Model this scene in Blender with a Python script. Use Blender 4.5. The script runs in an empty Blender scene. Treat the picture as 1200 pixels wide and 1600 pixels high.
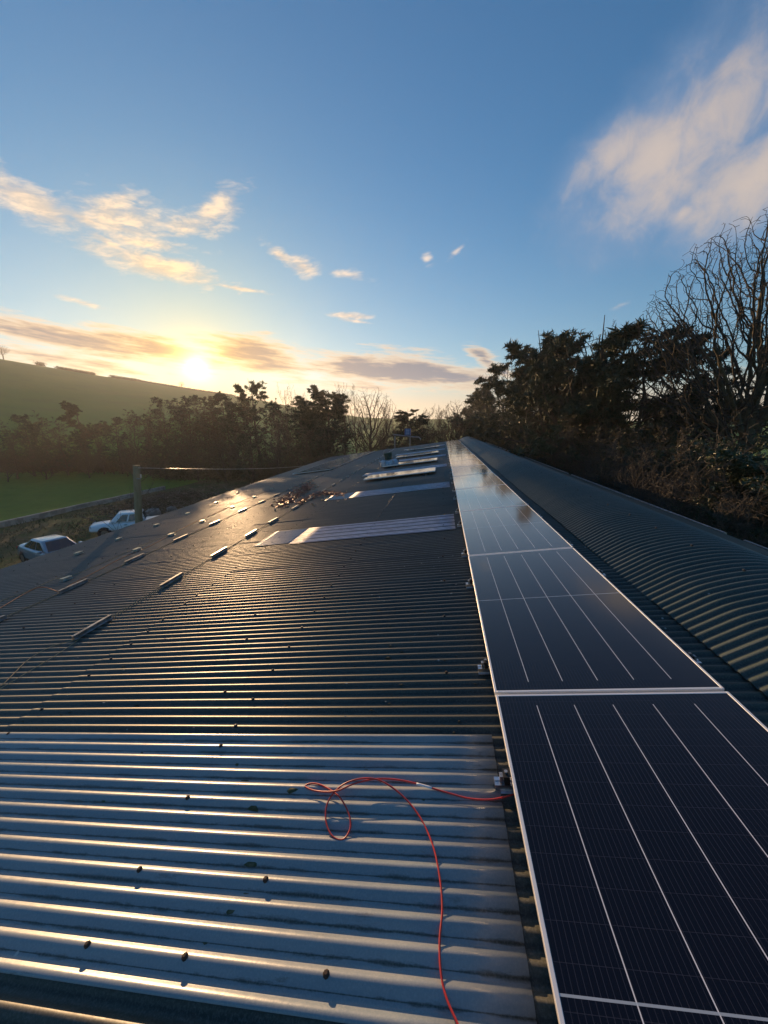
import bpy, math, random
import numpy as np
from mathutils import Matrix, Vector
R = math.radians
random.seed(7); rng = np.random.default_rng(7)

# ------------------------------------------------------------------ camera, world, sun, exposure
SC = bpy.context.scene
COL = SC.collection
F = 585.0                                  # focal length in photo pixels (1200 x 1600)
A = np.array([[0.98846, 0.03471, -0.14744], [0.15147, -0.22227, 0.96315], [0.00066, -0.97437, -0.22496]])
CAMZ = 7.6
CAM = np.array([0, 0, CAMZ])
cd = bpy.data.cameras.new('camera'); cam = bpy.data.objects.new('camera', cd); COL.objects.link(cam)
M = Matrix(((A[0][0], -A[0][1], -A[0][2], 0), (A[1][0], -A[1][1], -A[1][2], 0), (A[2][0], -A[2][1], -A[2][2], CAMZ), (0, 0, 0, 1)))
cam.matrix_world = M
cd.sensor_fit = 'VERTICAL'; cd.sensor_height = 36; cd.lens = F / 1600 * 36
cd.clip_start = 0.05; cd.clip_end = 9000
SC.camera = cam
SC.render.resolution_x = 768; SC.render.resolution_y = 1024
SC.view_settings.view_transform = 'Standard'; SC.view_settings.look = 'None'
SC.view_settings.exposure = 0.68; SC.view_settings.gamma = 1

SUN_AZ, SUN_EL = -33.9, 7.5                # degrees; azimuth from +Y towards +X
sd = np.array([math.sin(R(SUN_AZ)) * math.cos(R(SUN_EL)), math.cos(R(SUN_AZ)) * math.cos(R(SUN_EL)), math.sin(R(SUN_EL))])
sl = bpy.data.lights.new('sun', 'SUN'); sl.energy = 4.7; sl.angle = R(0.5); sl.color = (1.0, 0.63, 0.32)
so = bpy.data.objects.new('sun', sl); COL.objects.link(so)
so.rotation_euler = Vector(sd).to_track_quat('Z', 'Y').to_euler(); so.location = (0, 0, 40)


class NT:
    """small helper that writes math expressions as nodes"""
    def __init__(s, tree): s.t = tree; s.n = tree.nodes; s.l = tree.links
    def new(s, k, **kw):
        n = s.n.new(k)
        for a, b in kw.items(): setattr(n, a, b)
        return n
    def put(s, inp, v):
        if hasattr(v, 'is_linked') or isinstance(v, bpy.types.NodeSocket): s.l.new(v, inp)
        else: inp.default_value = v
    def m(s, op, a, b=0.0, c=0.0, clamp=False):
        n = s.new('ShaderNodeMath', operation=op, use_clamp=clamp)
        s.put(n.inputs[0], a); s.put(n.inputs[1], b); s.put(n.inputs[2], c)
        return n.outputs[0]
    def ss(s, x, lo, hi):                  # smoothstep
        n = s.new('ShaderNodeMapRange', interpolation_type='SMOOTHSTEP')
        s.put(n.inputs[0], x); s.put(n.inputs[1], lo); s.put(n.inputs[2], hi); n.inputs[3].default_value = 0; n.inputs[4].default_value = 1
        return n.outputs[0]
    def mix(s, f, a, b, blend='MIX'):
        n = s.new('ShaderNodeMix', data_type='RGBA', blend_type=blend)
        s.put(n.inputs[0], f)
        for i, v in ((6, a), (7, b)):
            if isinstance(v, tuple) and len(v) == 3: v = (*v, 1)
            s.put(n.inputs[i], v)
        return n.outputs[2]
    def noise(s, vec, scale, detail=4, rough=.55, dist=0.0):
        n = s.new('ShaderNodeTexNoise'); s.put(n.inputs['Vector'], vec)
        n.inputs['Scale'].default_value = scale; n.inputs['Detail'].default_value = detail
        n.inputs['Roughness'].default_value = rough; n.inputs['Distortion'].default_value = dist
        return n.outputs[0]
    def xyz(s, x, y, z=0.0):
        n = s.new('ShaderNodeCombineXYZ'); s.put(n.inputs[0], x); s.put(n.inputs[1], y); s.put(n.inputs[2], z); return n.outputs[0]
    def sep(s, v):
        n = s.new('ShaderNodeSeparateXYZ'); s.l.new(v, n.inputs[0]); return n.outputs


W = bpy.data.worlds.new('World'); SC.world = W; W.use_nodes = True
t = NT(W.node_tree); t.n.clear()
out = t.new('ShaderNodeOutputWorld'); bg = t.new('ShaderNodeBackground')
sky = t.new('ShaderNodeTexSky', sky_type='NISHITA'); sky.sun_disc = False
sky.sun_elevation = R(SUN_EL); sky.sun_rotation = R(SUN_AZ); sky.altitude = 50
sky.air_density = 1.0; sky.dust_density = 0.25; sky.ozone_density = 2.0
tc = t.new('ShaderNodeTexCoord'); D = tc.outputs['Generated']; d = t.sep(D)
az = t.m('MULTIPLY', t.m('ARCTAN2', d[0], d[1]), 57.2958)
el = t.m('MULTIPLY', t.m('ARCSINE', d[2]), 57.2958)
dot = t.new('ShaderNodeVectorMath', operation='DOT_PRODUCT'); t.l.new(D, dot.inputs[0]); dot.inputs[1].default_value = tuple(sd)
ang = t.m('MULTIPLY', t.m('ARCCOSINE', t.m('MINIMUM', dot.outputs['Value'], 0.999999)), 57.2958)
SKYS = 0.095
base = t.mix(1.0, sky.outputs[0], (SKYS, SKYS, SKYS), 'MULTIPLY')
# deeper blue overhead
up = t.ss(el, 2.0, 32.0)
base = t.mix(1.0, base, t.mix(up, (0.70, 1.0, 1.26), (0.42, 0.90, 1.30)), 'MULTIPLY')
# glow round the sun
g1 = t.m('POWER', 2.718, t.m('MULTIPLY', ang, -1 / 1.0))
g2 = t.m('POWER', 2.718, t.m('MULTIPLY', ang, -1 / 6.0))
def addc(b, f, col):
    return t.mix(1.0, b, t.mix(f, (0, 0, 0), col), 'ADD')
base = addc(base, t.m('MINIMUM', g2, 1.0), (0.16, 0.10, 0.03))
sp3 = t.new('ShaderNodeSeparateColor'); t.l.new(base, sp3.inputs[0]); cc = t.new('ShaderNodeCombineColor')
for i_ in range(3):
    q_ = sp3.outputs[i_]; t.l.new(t.m('DIVIDE', t.m('MULTIPLY', q_, 1.12), t.m('ADD', 1.0, t.m('MULTIPLY', q_, .75))), cc.inputs[i_])
base = cc.outputs[0]
def field(blobs):
    acc = None
    for (ca, ce, ra, re, rot, wt) in blobs:
        dx = t.m('SUBTRACT', az, ca); dy = t.m('SUBTRACT', el, ce)
        c, s_ = math.cos(R(rot)), math.sin(R(rot))
        a = t.m('ADD', t.m('MULTIPLY', dx, c / ra), t.m('MULTIPLY', dy, s_ / ra))
        b = t.m('ADD', t.m('MULTIPLY', dx, -s_ / re), t.m('MULTIPLY', dy, c / re))
        q = t.m('SUBTRACT', wt, t.m('SQRT', t.m('ADD', t.m('MULTIPLY', a, a), t.m('MULTIPLY', b, b))))
        acc = q if acc is None else t.m('MAXIMUM', acc, q)
    return acc
sunw = t.m('POWER', 2.718, t.m('MULTIPLY', ang, -1 / 26.0))
v1 = t.xyz(t.m('MULTIPLY', az, .13), t.m('ADD', t.m('MULTIPLY', el, .36), t.m('MULTIPLY', az, -.04)), 0.7)
n1 = t.noise(v1, 1.0, 10, .60, .5)
v1b = t.xyz(t.m('ADD', t.m('MULTIPLY', az, .42), 3.0), t.m('ADD', t.m('MULTIPLY', el, 1.3), t.m('MULTIPLY', az, -.15)), 2.7)
n1b = t.noise(v1b, 1.0, 8, .6, .3)
nn = t.m('ADD', t.m('MULTIPLY', n1, .55), t.m('MULTIPLY', n1b, .45))
# bright fair-weather clouds on the left
puff = field([(-48, 21.2, 5.0, 1.7, -14, 1.25), (-43.5, 21.0, 5, 1.0, -8, 1.05), (-39.5, 22.0, 6.0, 2.1, 8, 1.25), (-33.5, 22.6, 5, 1.5, 10, 1.1), (-30.0, 24.4, 4.2, 1.5, 28, 1.2), (-38, 20.0, 6.0, .9, 2, 1.1), (-36.5, 18.0, 8.0, 1.35, -6, 1.3), (-52, 23.4, 6, 1.3, -14, .9), (-41.5, 19.3, 4, .8, -20, 1.0),
              (-22.4, 20.9, 3.0, .8, -24, 1.1), (-19.6, 19.9, 2.6, 1.2, -10, 1.2), (-14, 19.3, 4.5, .9, -8, .9), (-2.9, 20.9, 1.7, 1.1, -50, .9), (1.0, 21.6, 2.2, .6, 38, .95),
              (-13.4, 14.6, 3.6, .45, -3, 1.2), (-12.0, 13.9, 3.6, .30, -6, 1.0), (21, 13.9, 2.6, .9, 20, .6), (-28.5, 16.9, 5.5, .35, -3, 1.1), (-45, 13.2, 5, .5, -8, .6)])
pd = t.ss(t.m('ADD', puff, t.m('MULTIPLY', t.m('SUBTRACT', nn, .5), 3.8)), .0, 1.35)
pc = t.mix(t.m('MULTIPLY', sunw, 1.35, clamp=True), (0.46, 0.42, 0.42), (0.86, 0.64, 0.40))
pc = t.mix(t.ss(n1b, .40, .66), t.mix(1.0, pc, (0.66, 0.70, 0.80), 'MULTIPLY'), pc)
base = t.mix(t.m('MULTIPLY', pd, .90), base, pc)
# soft high cloud at upper right
ca_, sa_ = math.cos(R(38)), math.sin(R(38))
ru = t.m('ADD', t.m('MULTIPLY', az, ca_), t.m('MULTIPLY', el, sa_)); rv = t.m('SUBTRACT', t.m('MULTIPLY', el, ca_), t.m('MULTIPLY', az, sa_))
nr1 = t.noise(t.xyz(t.m('MULTIPLY', ru, .13), t.m('MULTIPLY', rv, .11), 5.5), 1.0, 7, .52, .3)
nr2 = t.noise(t.xyz(t.m('MULTIPLY', ru, .30), t.m('MULTIPLY', rv, .30), 1.5), 1.0, 6, .6, .4)
nr = t.m('ADD', t.m('MULTIPLY', nr1, .65), t.m('MULTIPLY', nr2, .35))
cl2 = field([(24.5, 27, 10, 5.8, 28, 1.4), (31, 22.5, 7.5, 4.2, 15, 1.3), (18.5, 28.0, 6, 3.2, 20, 1.25), (33, 30, 9, 4.5, 40, 1.0), (31, 35, 7, 3.5, 30, .8), (26, 21.5, 4, 2.2, 20, .9), (44, 26, 11, 6, 20, 1.2)])
rd = t.ss(t.m('ADD', cl2, t.m('MULTIPLY', t.m('SUBTRACT', nr, .5), 2.0)), -.25, 1.5)
rc_ = t.mix(t.ss(t.m('ADD', rd, t.m('MULTIPLY', t.m('SUBTRACT', nr2, .5), 1.0)), .2, .95), (0.18, 0.24, 0.35), (0.43, 0.355, 0.305))
base = t.mix(t.m('MULTIPLY', rd, .86), base, rc_)
# low bank of stratus near the horizon
v2 = t.xyz(t.m('MULTIPLY', az, .10), t.m('ADD', t.m('MULTIPLY', el, .62), t.m('MULTIPLY', az, .05)), 4.1)
n2 = t.noise(v2, 1.0, 9, .6, .4)
v3 = t.xyz(t.m('MULTIPLY', az, .26), t.m('ADD', t.m('MULTIPLY', el, 1.9), t.m('MULTIPLY', az, .12)), 9.1)
n3 = t.noise(v3, 1.0, 7, .6, .3)
ns = t.m('ADD', t.m('MULTIPLY', n2, .55), t.m('MULTIPLY', n3, .45))
band = field([(-47, 9.4, 14, 1.5, -8, 1.15), (-50, 7.4, 16, 1.3, -5, 1.0), (-38, 9.2, 9, 1.8, -6, 1.1), (-27, 9.5, 9, 2.1, -3, 1.15), (-24, 7.9, 9, 1.5, -4, 1.0), (-12, 7.9, 9, 2.0, -7, 1.35), (-6, 7.5, 9, 2.1, -5, 1.5), (1, 6.7, 8, 1.6, -5, 1.3), (-12, 5.4, 14, 1.0, -3, .9), (5.5, 8.9, 3.4, 1.2, -35, 1.1), (8, 7.4, 3, 1.2, -40, 1.0), (-56, 11.0, 10, 1.0, -8, .9), (60, 5, 40, 3, 0, .8), (-110, 6, 50, 3, 0, .8)])
bd0 = t.m('ADD', band, t.m('MULTIPLY', t.m('SUBTRACT', ns, .5), 3.4))
bd = t.ss(bd0, 0.0, .80)
core = t.ss(bd0, .30, 1.15)
near = t.m('POWER', 2.718, t.m('MULTIPLY', ang, -1 / 9.5))
edgec = t.mix(near, (0.60, 0.45, 0.30), (0.88, 0.52, 0.15))
corec = t.mix(near, (0.10, 0.125, 0.18), (0.40, 0.23, 0.11))
bc = t.mix(core, edgec, corec)
base = t.mix(t.m('MULTIPLY', bd, .93), base, bc)
# warm grey murk low on the horizon
mk_ = t.m('MULTIPLY', t.m('SUBTRACT', 1.0, t.ss(el, 2.5, 6.8)), .72)
base = t.mix(mk_, base, t.mix(near, (0.42, 0.34, 0.26), (0.48, 0.29, 0.14)))
base = t.mix(1.0, base, t.mix(near, (1, 1, 1), (1.0, 0.80, 0.42)), 'MULTIPLY')
base = addc(base, t.m('MINIMUM', g1, 1.0), (7.5, 4.4, 1.3))
t.l.new(base, bg.inputs[0]); bg.inputs[1].default_value = 1.0
t.l.new(bg.outputs[0], out.inputs[0])
W.cycles.sampling_method = 'MANUAL'; W.cycles.sample_map_resolution = 1024

# ------------------------------------------------------------------ helpers
PITCH = 8.0
YD = np.array([0, 1.0, 0]); VD = np.array([math.cos(R(PITCH)), 0, math.sin(R(PITCH))]); ND = np.array([-math.sin(R(PITCH)), 0, math.cos(R(PITCH))])
HR = 1.60                                  # camera height over the roof plane
def RW(u, v, h=0.0):                       # roof coordinates -> world
    u, v, h = np.broadcast_arrays(np.asarray(u, float), np.asarray(v, float), np.asarray(h, float))
    return CAM + u[..., None] * YD + v[..., None] * VD + (h - HR)[..., None] * ND
def ray(px, py):
    r = A @ np.array([(px - 600) / F, (py - 800) / F, 1.0]); return r
def onroof(px, py, h=0.01):                # photo pixel -> roof (u, v)
    r = ray(px, py); k = (h - HR) / (r @ ND); p = r * k; return p[1], p @ VD
def depth(px, py, dd): return CAM + ray(px, py) * dd
def ground(px, py, z=0.0):
    r = ray(px, py); return CAM + r * ((z - CAMZ) / r[2])

def mesh(name, V, Fs, mat, parent=None, smooth=False, loc=None):
    V = np.asarray(V, float).reshape(-1, 3)
    me = bpy.data.meshes.new(name)
    if isinstance(Fs, np.ndarray):
        k = Fs.shape[1]; n = len(Fs)
        me.vertices.add(len(V)); me.vertices.foreach_set('co', V.ravel())
        me.loops.add(n * k); me.loops.foreach_set('vertex_index', Fs.ravel().astype(np.int32))
        me.polygons.add(n); me.polygons.foreach_set('loop_start', (np.arange(n) * k).astype(np.int32))
        me.polygons.foreach_set('loop_total', np.full(n, k, np.int32))
        me.update(calc_edges=True)
    else:
        me.from_pydata([tuple(p) for p in V], [], [tuple(f) for f in Fs]); me.update()
    if smooth: me.polygons.foreach_set('use_smooth', np.ones(len(me.polygons), bool))
    if mat: me.materials.append(mat)
    o = bpy.data.objects.new(name, me); COL.objects.link(o)
    if parent: o.parent = parent
    if loc is not None: o.location = loc
    return o
def tag(o, label=None, cat=None, group=None, kind=None):
    if label: o['label'] = label
    if cat: o['category'] = cat
    if group: o['group'] = group
    if kind: o['kind'] = kind
    return o
def empty(name, loc, label=None, cat=None, group=None, rot=(0, 0, 0)):
    o = bpy.data.objects.new(name, None); COL.objects.link(o); o.location = tuple(map(float, loc)); o.rotation_euler = rot
    o.empty_display_size = .2
    return tag(o, label, cat, group)
RROT = (0, -R(PITCH), 0)                   # orientation of things lying on the roof
def kids(o): return [c for c in list(COL.objects) if c.parent == o]
def copy_tree(o, parent=None, tree=None):
    c = o.copy(); COL.objects.link(c); c.parent = parent
    for ch in (tree[o.name] if tree else kids(o)): 
        copy_tree(ch, c)
    return c
class MB:
    def __init__(s): s.V = []; s.F = []; s.n = 0
    def add(s, V, Fs):
        V = np.asarray(V, float).reshape(-1, 3); s.V.append(V)
        s.F += [tuple(int(i) + s.n for i in f) for f in Fs]; s.n += len(V); return s
    def box(s, x0, x1, y0, y1, z0, z1, fn=None):
        V = np.array([(x, y, z) for z in (z0, z1) for x, y in ((x0, y0), (x1, y0), (x1, y1), (x0, y1))], float)
        if fn: V = np.array([fn(*p) for p in V])
        return s.add(V, [(3, 2, 1, 0), (4, 5, 6, 7), (0, 1, 5, 4), (1, 2, 6, 5), (2, 3, 7, 6), (3, 0, 4, 7)])
    def prism(s, pts, a, b, fn):           # closed polygon pts swept from a to b ; fn(p0,p1,t)->xyz
        n = len(pts)
        V = [fn(p[0], p[1], a) for p in pts] + [fn(p[0], p[1], b) for p in pts]
        Fs = [tuple(range(n))[::-1], tuple(range(n, 2 * n))] + [(i, (i + 1) % n, n + (i + 1) % n, n + i) for i in range(n)]
        return s.add(V, Fs)
    def tube(s, P, r, sides=8, cap=True):
        V, Fs = tubes(np.asarray(P, float)[None], np.broadcast_to(np.asarray(r, float), (len(P),))[None], sides)
        Fs = [tuple(f) for f in Fs]
        if cap:
            k = len(P); Fs += [tuple(range(sides))[::-1], tuple(range((k - 1) * sides, k * sides))]
        return s.add(V, Fs)
    def build(s, name, mat, parent=None, smooth=False):
        return mesh(name, np.concatenate(s.V), s.F, mat, parent, smooth)
def tubes(P, Rr, sides):
    """P (n,k,3) R (n,k) -> verts, quad faces"""
    n, k, _ = P.shape
    T = np.gradient(P, axis=1); T /= np.linalg.norm(T, axis=2, keepdims=True) + 1e-9
    ref = np.where(np.abs(T[:, :1, 2:3]) > .8, np.array([1., .1, 0]), np.array([0., .1, 1.]))
    ref = np.broadcast_to(ref, T.shape)
    B = np.cross(T, ref); B /= np.linalg.norm(B, axis=2, keepdims=True) + 1e-9
    N = np.cross(B, T)
    a = np.arange(sides) * 2 * np.pi / sides
    V = P[:, :, None] + Rr[:, :, None, None] * (np.cos(a)[:, None] * N[:, :, None] + np.sin(a)[:, None] * B[:, :, None])
    base = (np.arange(n)[:, None, None] * k + np.arange(k - 1)[None, :, None]) * sides
    j = np.arange(sides)[None, None]; j2 = (j + 1) % sides
    Fs = np.stack([base + j, base + j2, base + sides + j2, base + sides + j], -1).reshape(-1, 4)
    return V.reshape(-1, 3), Fs
def spline(pts, n=12):
    P = np.asarray(pts, float); Q = np.vstack([2 * P[0] - P[1], P, 2 * P[-1] - P[-2]]); o = []
    for i in range(1, len(Q) - 2):
        for s_ in np.linspace(0, 1, n, endpoint=False):
            a, b, c, d_ = Q[i - 1], Q[i], Q[i + 1], Q[i + 2]
            o.append(.5 * (2 * b + (c - a) * s_ + (2 * a - 5 * b + 4 * c - d_) * s_ ** 2 + (3 * b - a - 3 * c + d_) * s_ ** 3))
    o.append(P[-1]); return np.array(o)

# ------------------------------------------------------------------ materials
def mat(name, col, rough=.6, metal=0.0, col2=None, nscale=5, bump=0.0, bscale=30, spec=.5, coat=0.0, detail=5, lo=.4, hi=.6, coords='Object', stretch=(1, 1, 1), rough2=None):
    m = bpy.data.materials.new(name); m.use_nodes = True; n = NT(m.node_tree)
    b = m.node_tree.nodes['Principled BSDF']
    b.inputs['Base Color'].default_value = (*col, 1); b.inputs['Roughness'].default_value = rough
    b.inputs['Metallic'].default_value = metal; b.inputs['Specular IOR Level'].default_value = spec
    b.inputs['Coat Weight'].default_value = coat; b.inputs['Coat Roughness'].default_value = .12
    tc = n.new('ShaderNodeTexCoord'); mp = n.new('ShaderNodeMapping'); n.l.new(tc.outputs[coords], mp.inputs[0]); mp.inputs[3].default_value = stretch
    v = mp.outputs[0]
    if col2:
        f = n.ss(n.noise(v, nscale, detail, .6), lo, hi)
        n.l.new(n.mix(f, col, col2), b.inputs['Base Color'])
        if rough2 is not None:
            n.l.new(n.m('ADD', rough, n.m('MULTIPLY', f, rough2 - rough)), b.inputs['Roughness'])
    if bump:
        bn = n.new('ShaderNodeBump'); bn.inputs['Strength'].default_value = bump; bn.inputs['Distance'].default_value = .02
        n.l.new(n.noise(v, bscale, 6, .6), bn.inputs['Height']); n.l.new(bn.outputs[0], b.inputs['Normal'])
    return m
ALU = mat('aluminium', (.62, .64, .67), .32, 1.0, (.45, .47, .5), 20)
ALUD = mat('weathered_aluminium', (.5, .5, .5), .42, 1.0, (.3, .3, .3), 12)
STEEL = mat('galvanised_steel', (.38, .4, .42), .45, .9, (.25, .26, .27), 25)
BLACK = mat('black_plastic', (.012, .012, .013), .45)
RUST = mat('rusty_fixing', (.06, .028, .015), .75, 0, (.03, .018, .012), 60)
CREAM = mat('anodised_frame', (.80, .80, .79), .38, .25)
BARK = mat('bark', (.070, .052, .036), .9, 0, (.11, .085, .055), 8, .6, 30)
BARKG = mat('mossy_bark', (.055, .046, .024), .9, 0, (.12, .095, .05), 3, .6, 30)
TWIG = mat('twig', (.058, .047, .034), .85, 0, (.085, .068, .050), 3)
TWIGD = mat('dark_twig', (.045, .036, .026), .85, 0, (.065, .052, .038), 3)
LEAFD = mat('dark_foliage', (.030, .045, .018), .75, 0, (.055, .070, .030), 1.2)
LEAFB = mat('brown_foliage', (.085, .062, .030), .85, 0, (.095, .080, .035), 1.0)
IVY = mat('ivy_foliage', (.022, .045, .014), .5, 0, (.045, .07, .025), 2.0)

def roof_material(name, c1, c2, rough, specks=(.3, .3, .28), spec=.5, dirt_shade=(.02, .02, .014), metal=0.0, valley=0.0, alt=None, vw=.03, vph=.61, every=0):
    m = bpy.data.materials.new(name); m.use_nodes = True; n = NT(m.node_tree); b = m.node_tree.nodes['Principled BSDF']
    tc = n.new('ShaderNodeTexCoord'); v = tc.outputs['Object']
    mp = n.new('ShaderNodeMapping'); n.l.new(v, mp.inputs[0]); mp.inputs[3].default_value = (.35, 1.6, 1)
    f = n.ss(n.noise(mp.outputs[0], 2.2, 6, .62), .35, .68)
    c = n.mix(f, c1, c2)
    mp2 = n.new('ShaderNodeMapping'); n.l.new(v, mp2.inputs[0]); mp2.inputs[3].default_value = (.9, 3.5, 1)
    dn = n.noise(mp2.outputs[0], 6, 7, .7); c = n.mix(n.m('MULTIPLY', n.ss(dn, .60, .72), .8), c, dirt_shade)
    if valley:                             # valley dirt and painted rib shade in one dark line; tone varies by ridge
        yy = n.sep(v)[1]; ph = n.m('DIVIDE', n.m('ADD', yy, 18.0), 0.0762)
        if alt:
            k_ = n.m('FLOOR', n.m('ADD', ph, .5)); f_ = n.m('MULTIPLY', n.noise(n.xyz(n.m('MULTIPLY', k_, 3.7), 0.0, 0.0), 1.0, 0), .8)
            if every: f_ = n.m('MULTIPLY', n.m('LESS_THAN', n.m('FRACT', n.m('ADD', n.m('DIVIDE', k_, every), n.m('MULTIPLY', n.noise(v, .35, 1), .12))), .34), .9)  # every few ribs painted dark, standing in for fine rib shading
            c = n.mix(f_, c, alt)
        fr_ = n.m('ABSOLUTE', n.m('SUBTRACT', n.m('FRACT', n.m('SUBTRACT', ph, vph - .5)), .5))
        mp3 = n.new('ShaderNodeMapping'); n.l.new(v, mp3.inputs[0]); mp3.inputs[3].default_value = (1.5, 9, 1)
        wd = n.m('MULTIPLY', n.ss(n.noise(mp3.outputs[0], 2.0, 8, .75), .42, .66), .16)
        c = n.mix(n.m('MULTIPLY', n.m('SUBTRACT', 1.0, n.ss(fr_, 0.0, n.m('ADD', wd, vw))), valley), c, dirt_shade)
    fine = n.noise(v, 140, 3, .7); c = n.mix(n.m('MULTIPLY', n.ss(fine, .4, .7), .35), c, n.mix(.5, c, specks))
    vo = n.new('ShaderNodeTexVoronoi'); n.l.new(v, vo.inputs[0]); vo.inputs['Scale'].default_value = 7.5
    sp = n.m('SUBTRACT', 1.0, n.ss(vo.outputs['Distance'], .035, .075)); gate = n.ss(n.noise(v, 2.3, 2), .56, .60)
    c = n.mix(n.m('MULTIPLY', sp, gate), c, specks)
    n.l.new(c, b.inputs['Base Color'])
    rn = n.m('ADD', rough, n.m('MULTIPLY', n.m('SUBTRACT', n.noise(v, 30, 5, .7), .5), .22)); n.l.new(rn, b.inputs['Roughness'])
    b.inputs['Specular IOR Level'].default_value = spec; b.inputs['Metallic'].default_value = metal
    bn = n.new('ShaderNodeBump'); bn.inputs['Strength'].default_value = .12; bn.inputs['Distance'].default_value = .004
    n.l.new(n.noise(v, 55, 5, .65), bn.inputs['Height']); n.l.new(bn.outputs[0], b.inputs['Normal'])
    return m
ROOF = roof_material('green_coated_steel', (.036, .038, .028), (.062, .060, .044), .46, spec=.45, dirt_shade=(.010, .012, .010), valley=.75, vw=.12, vph=.66)
BARREL = roof_material('dark_green_curved_steel', (.032, .050, .042), (.050, .064, .052), .40, spec=.5, dirt_shade=(.010, .016, .014), valley=.6, vw=.14, vph=.64)
GRP = roof_material('translucent_grp', (.16, .225, .265), (.27, .31, .325), .32, specks=(.5, .5, .48), dirt_shade=(.030, .034, .022), valley=.9, alt=(.25, .26, .275))
GRP2 = roof_material('milky_grp', (.66, .65, .76), (.80, .78, .86), .5, specks=(.8, .8, .8), dirt_shade=(.06, .06, .07), valley=.95, alt=(.13, .13, .17), vw=.13, vph=.75, every=3.0)
FLASH = mat('green_flashing', (.022, .036, .030), .5, 0, (.034, .046, .036), 4, .15, 20)
WALL = mat('wall_cladding', (.06, .075, .06), .6, 0, (.08, .09, .07), 2)

def panel_material(name, tint, ribs=True):
    m = bpy.data.materials.new(name); m.use_nodes = True; n = NT(m.node_tree); b = m.node_tree.nodes['Principled BSDF']
    tc = n.new('ShaderNodeTexCoord'); s = n.sep(tc.outputs['Object']); x, y = s[0], s[1]
    def line(c, p, w):                     # periodic line, pitch p, width w
        f = n.m('FRACT', n.m('ADD', n.m('DIVIDE', c, p), .5)); a = n.m('ABSOLUTE', n.m('SUBTRACT', f, .5))
        return n.m('SUBTRACT', 1.0, n.ss(a, w / p * .5, w / p * .5 + .15 * w / p))
    ax = n.m('ABSOLUTE', x)
    cell = n.mix(n.noise(n.xyz(n.m('MULTIPLY', x, 5.4), n.m('MULTIPLY', y, 1), 0), 3, 2), tint, tuple(q * 1.35 for q in tint))
    c = cell
    if ribs:
        c = n.mix(n.m('MULTIPLY', line(n.m('ADD', x, .0085), .0170, .0018), .6), c, (.036, .036, .048))
    c = n.mix(n.m('MULTIPLY', line(y, .0925, .0016), .30), c, (.06, .06, .08))
    inx = n.m('LESS_THAN', ax, .42); iny = n.m('LESS_THAN', n.m('ABSOLUTE', n.m('SUBTRACT', y, 1.139)), 1.055)
    c = n.mix(n.m('MULTIPLY', n.m('MULTIPLY', line(x, .184, .0028), inx), iny), c, (.75, .76, .78))
    mid = n.m('LESS_THAN', n.m('ABSOLUTE', n.m('SUBTRACT', y, 1.139)), .0030)
    c = n.mix(n.m('MULTIPLY', mid, .8), c, (.42, .50, .58))
    n.l.new(c, b.inputs['Base Color']); b.inputs['Roughness'].default_value = .16
    dust = n.noise(tc.outputs['Object'], 3.5, 6, .7)
    n.l.new(n.m('ADD', .05, n.m('MULTIPLY', dust, .05)), b.inputs['Roughness'])
    b.inputs['IOR'].default_value = 1.33; b.inputs['Sheen Weight'].default_value = .15; b.inputs['Sheen Roughness'].default_value = .3; b.inputs['Sheen Tint'].default_value = (.85, .9, 1, 1); b.inputs['Coat Weight'].default_value = .8; b.inputs['Coat Roughness'].default_value = .10; b.inputs['Coat IOR'].default_value = 1.30
    bn = n.new('ShaderNodeBump'); bn.inputs['Strength'].default_value = .02; bn.inputs['Distance'].default_value = .01
    n.l.new(n.noise(tc.outputs['Object'], 2.2, 3), bn.inputs['Height']); n.l.new(bn.outputs[0], b.inputs['Normal'])
    return m
CELL = panel_material('solar_cells', (.0030, .0022, .0050))

# ------------------------------------------------------------------ the land
def sky_el(azd):                           # skyline elevation (deg) over azimuth
    xs = [-180, -90, -60, -50, -45, -40, -35, -30, -26, -20, -12, -5, 5, 20, 60, 120, 180]
    ys = [2, 8, 7.6, 6.35, 5.75, 5.2, 4.55, 3.95, 3.4, 2.3, 1.2, .9, 1.0, .6, .4, .6, 2]
    return np.interp(azd, xs, ys)
def land_z(x, y):
    r = np.hypot(x, y); a = np.degrees(np.arctan2(x, y))
    H = CAMZ + 290 * np.tan(np.radians(sky_el(a)))
    s = np.clip((r - 95) / 195, 0, 1); s = s * s * (3 - 2 * s) * .35 + s * .65
    z = H * s + np.maximum(r - 290, 0) * -.012
    z += np.sin(a * .55 + 1) * np.sin(r * .018) * 1.6 * s * np.clip((r - 95) / 90, 0, 1) * np.clip((290 - r) / 80, 0, 1)
    return z
rs = np.concatenate([[0, 15, 30, 45, 60, 75, 90], np.linspace(100, 330, 40), [400, 600, 800, 1100]])
aa = np.radians(np.arange(0, 360, 1.5))
rr, ag = np.meshgrid(rs, aa, indexing='ij'); X = rr * np.sin(ag); Y = rr * np.cos(ag); Z = land_z(X, Y)
Z -= np.where(rr < 90, 0.0, 0)
nr, na = rr.shape
ii, jj = np.meshgrid(np.arange(nr - 1), np.arange(na), indexing='ij'); j2 = (jj + 1) % na
Fs = np.stack([ii * na + jj, (ii + 1) * na + jj, (ii + 1) * na + j2, ii * na + j2], -1).reshape(-1, 4)
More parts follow.
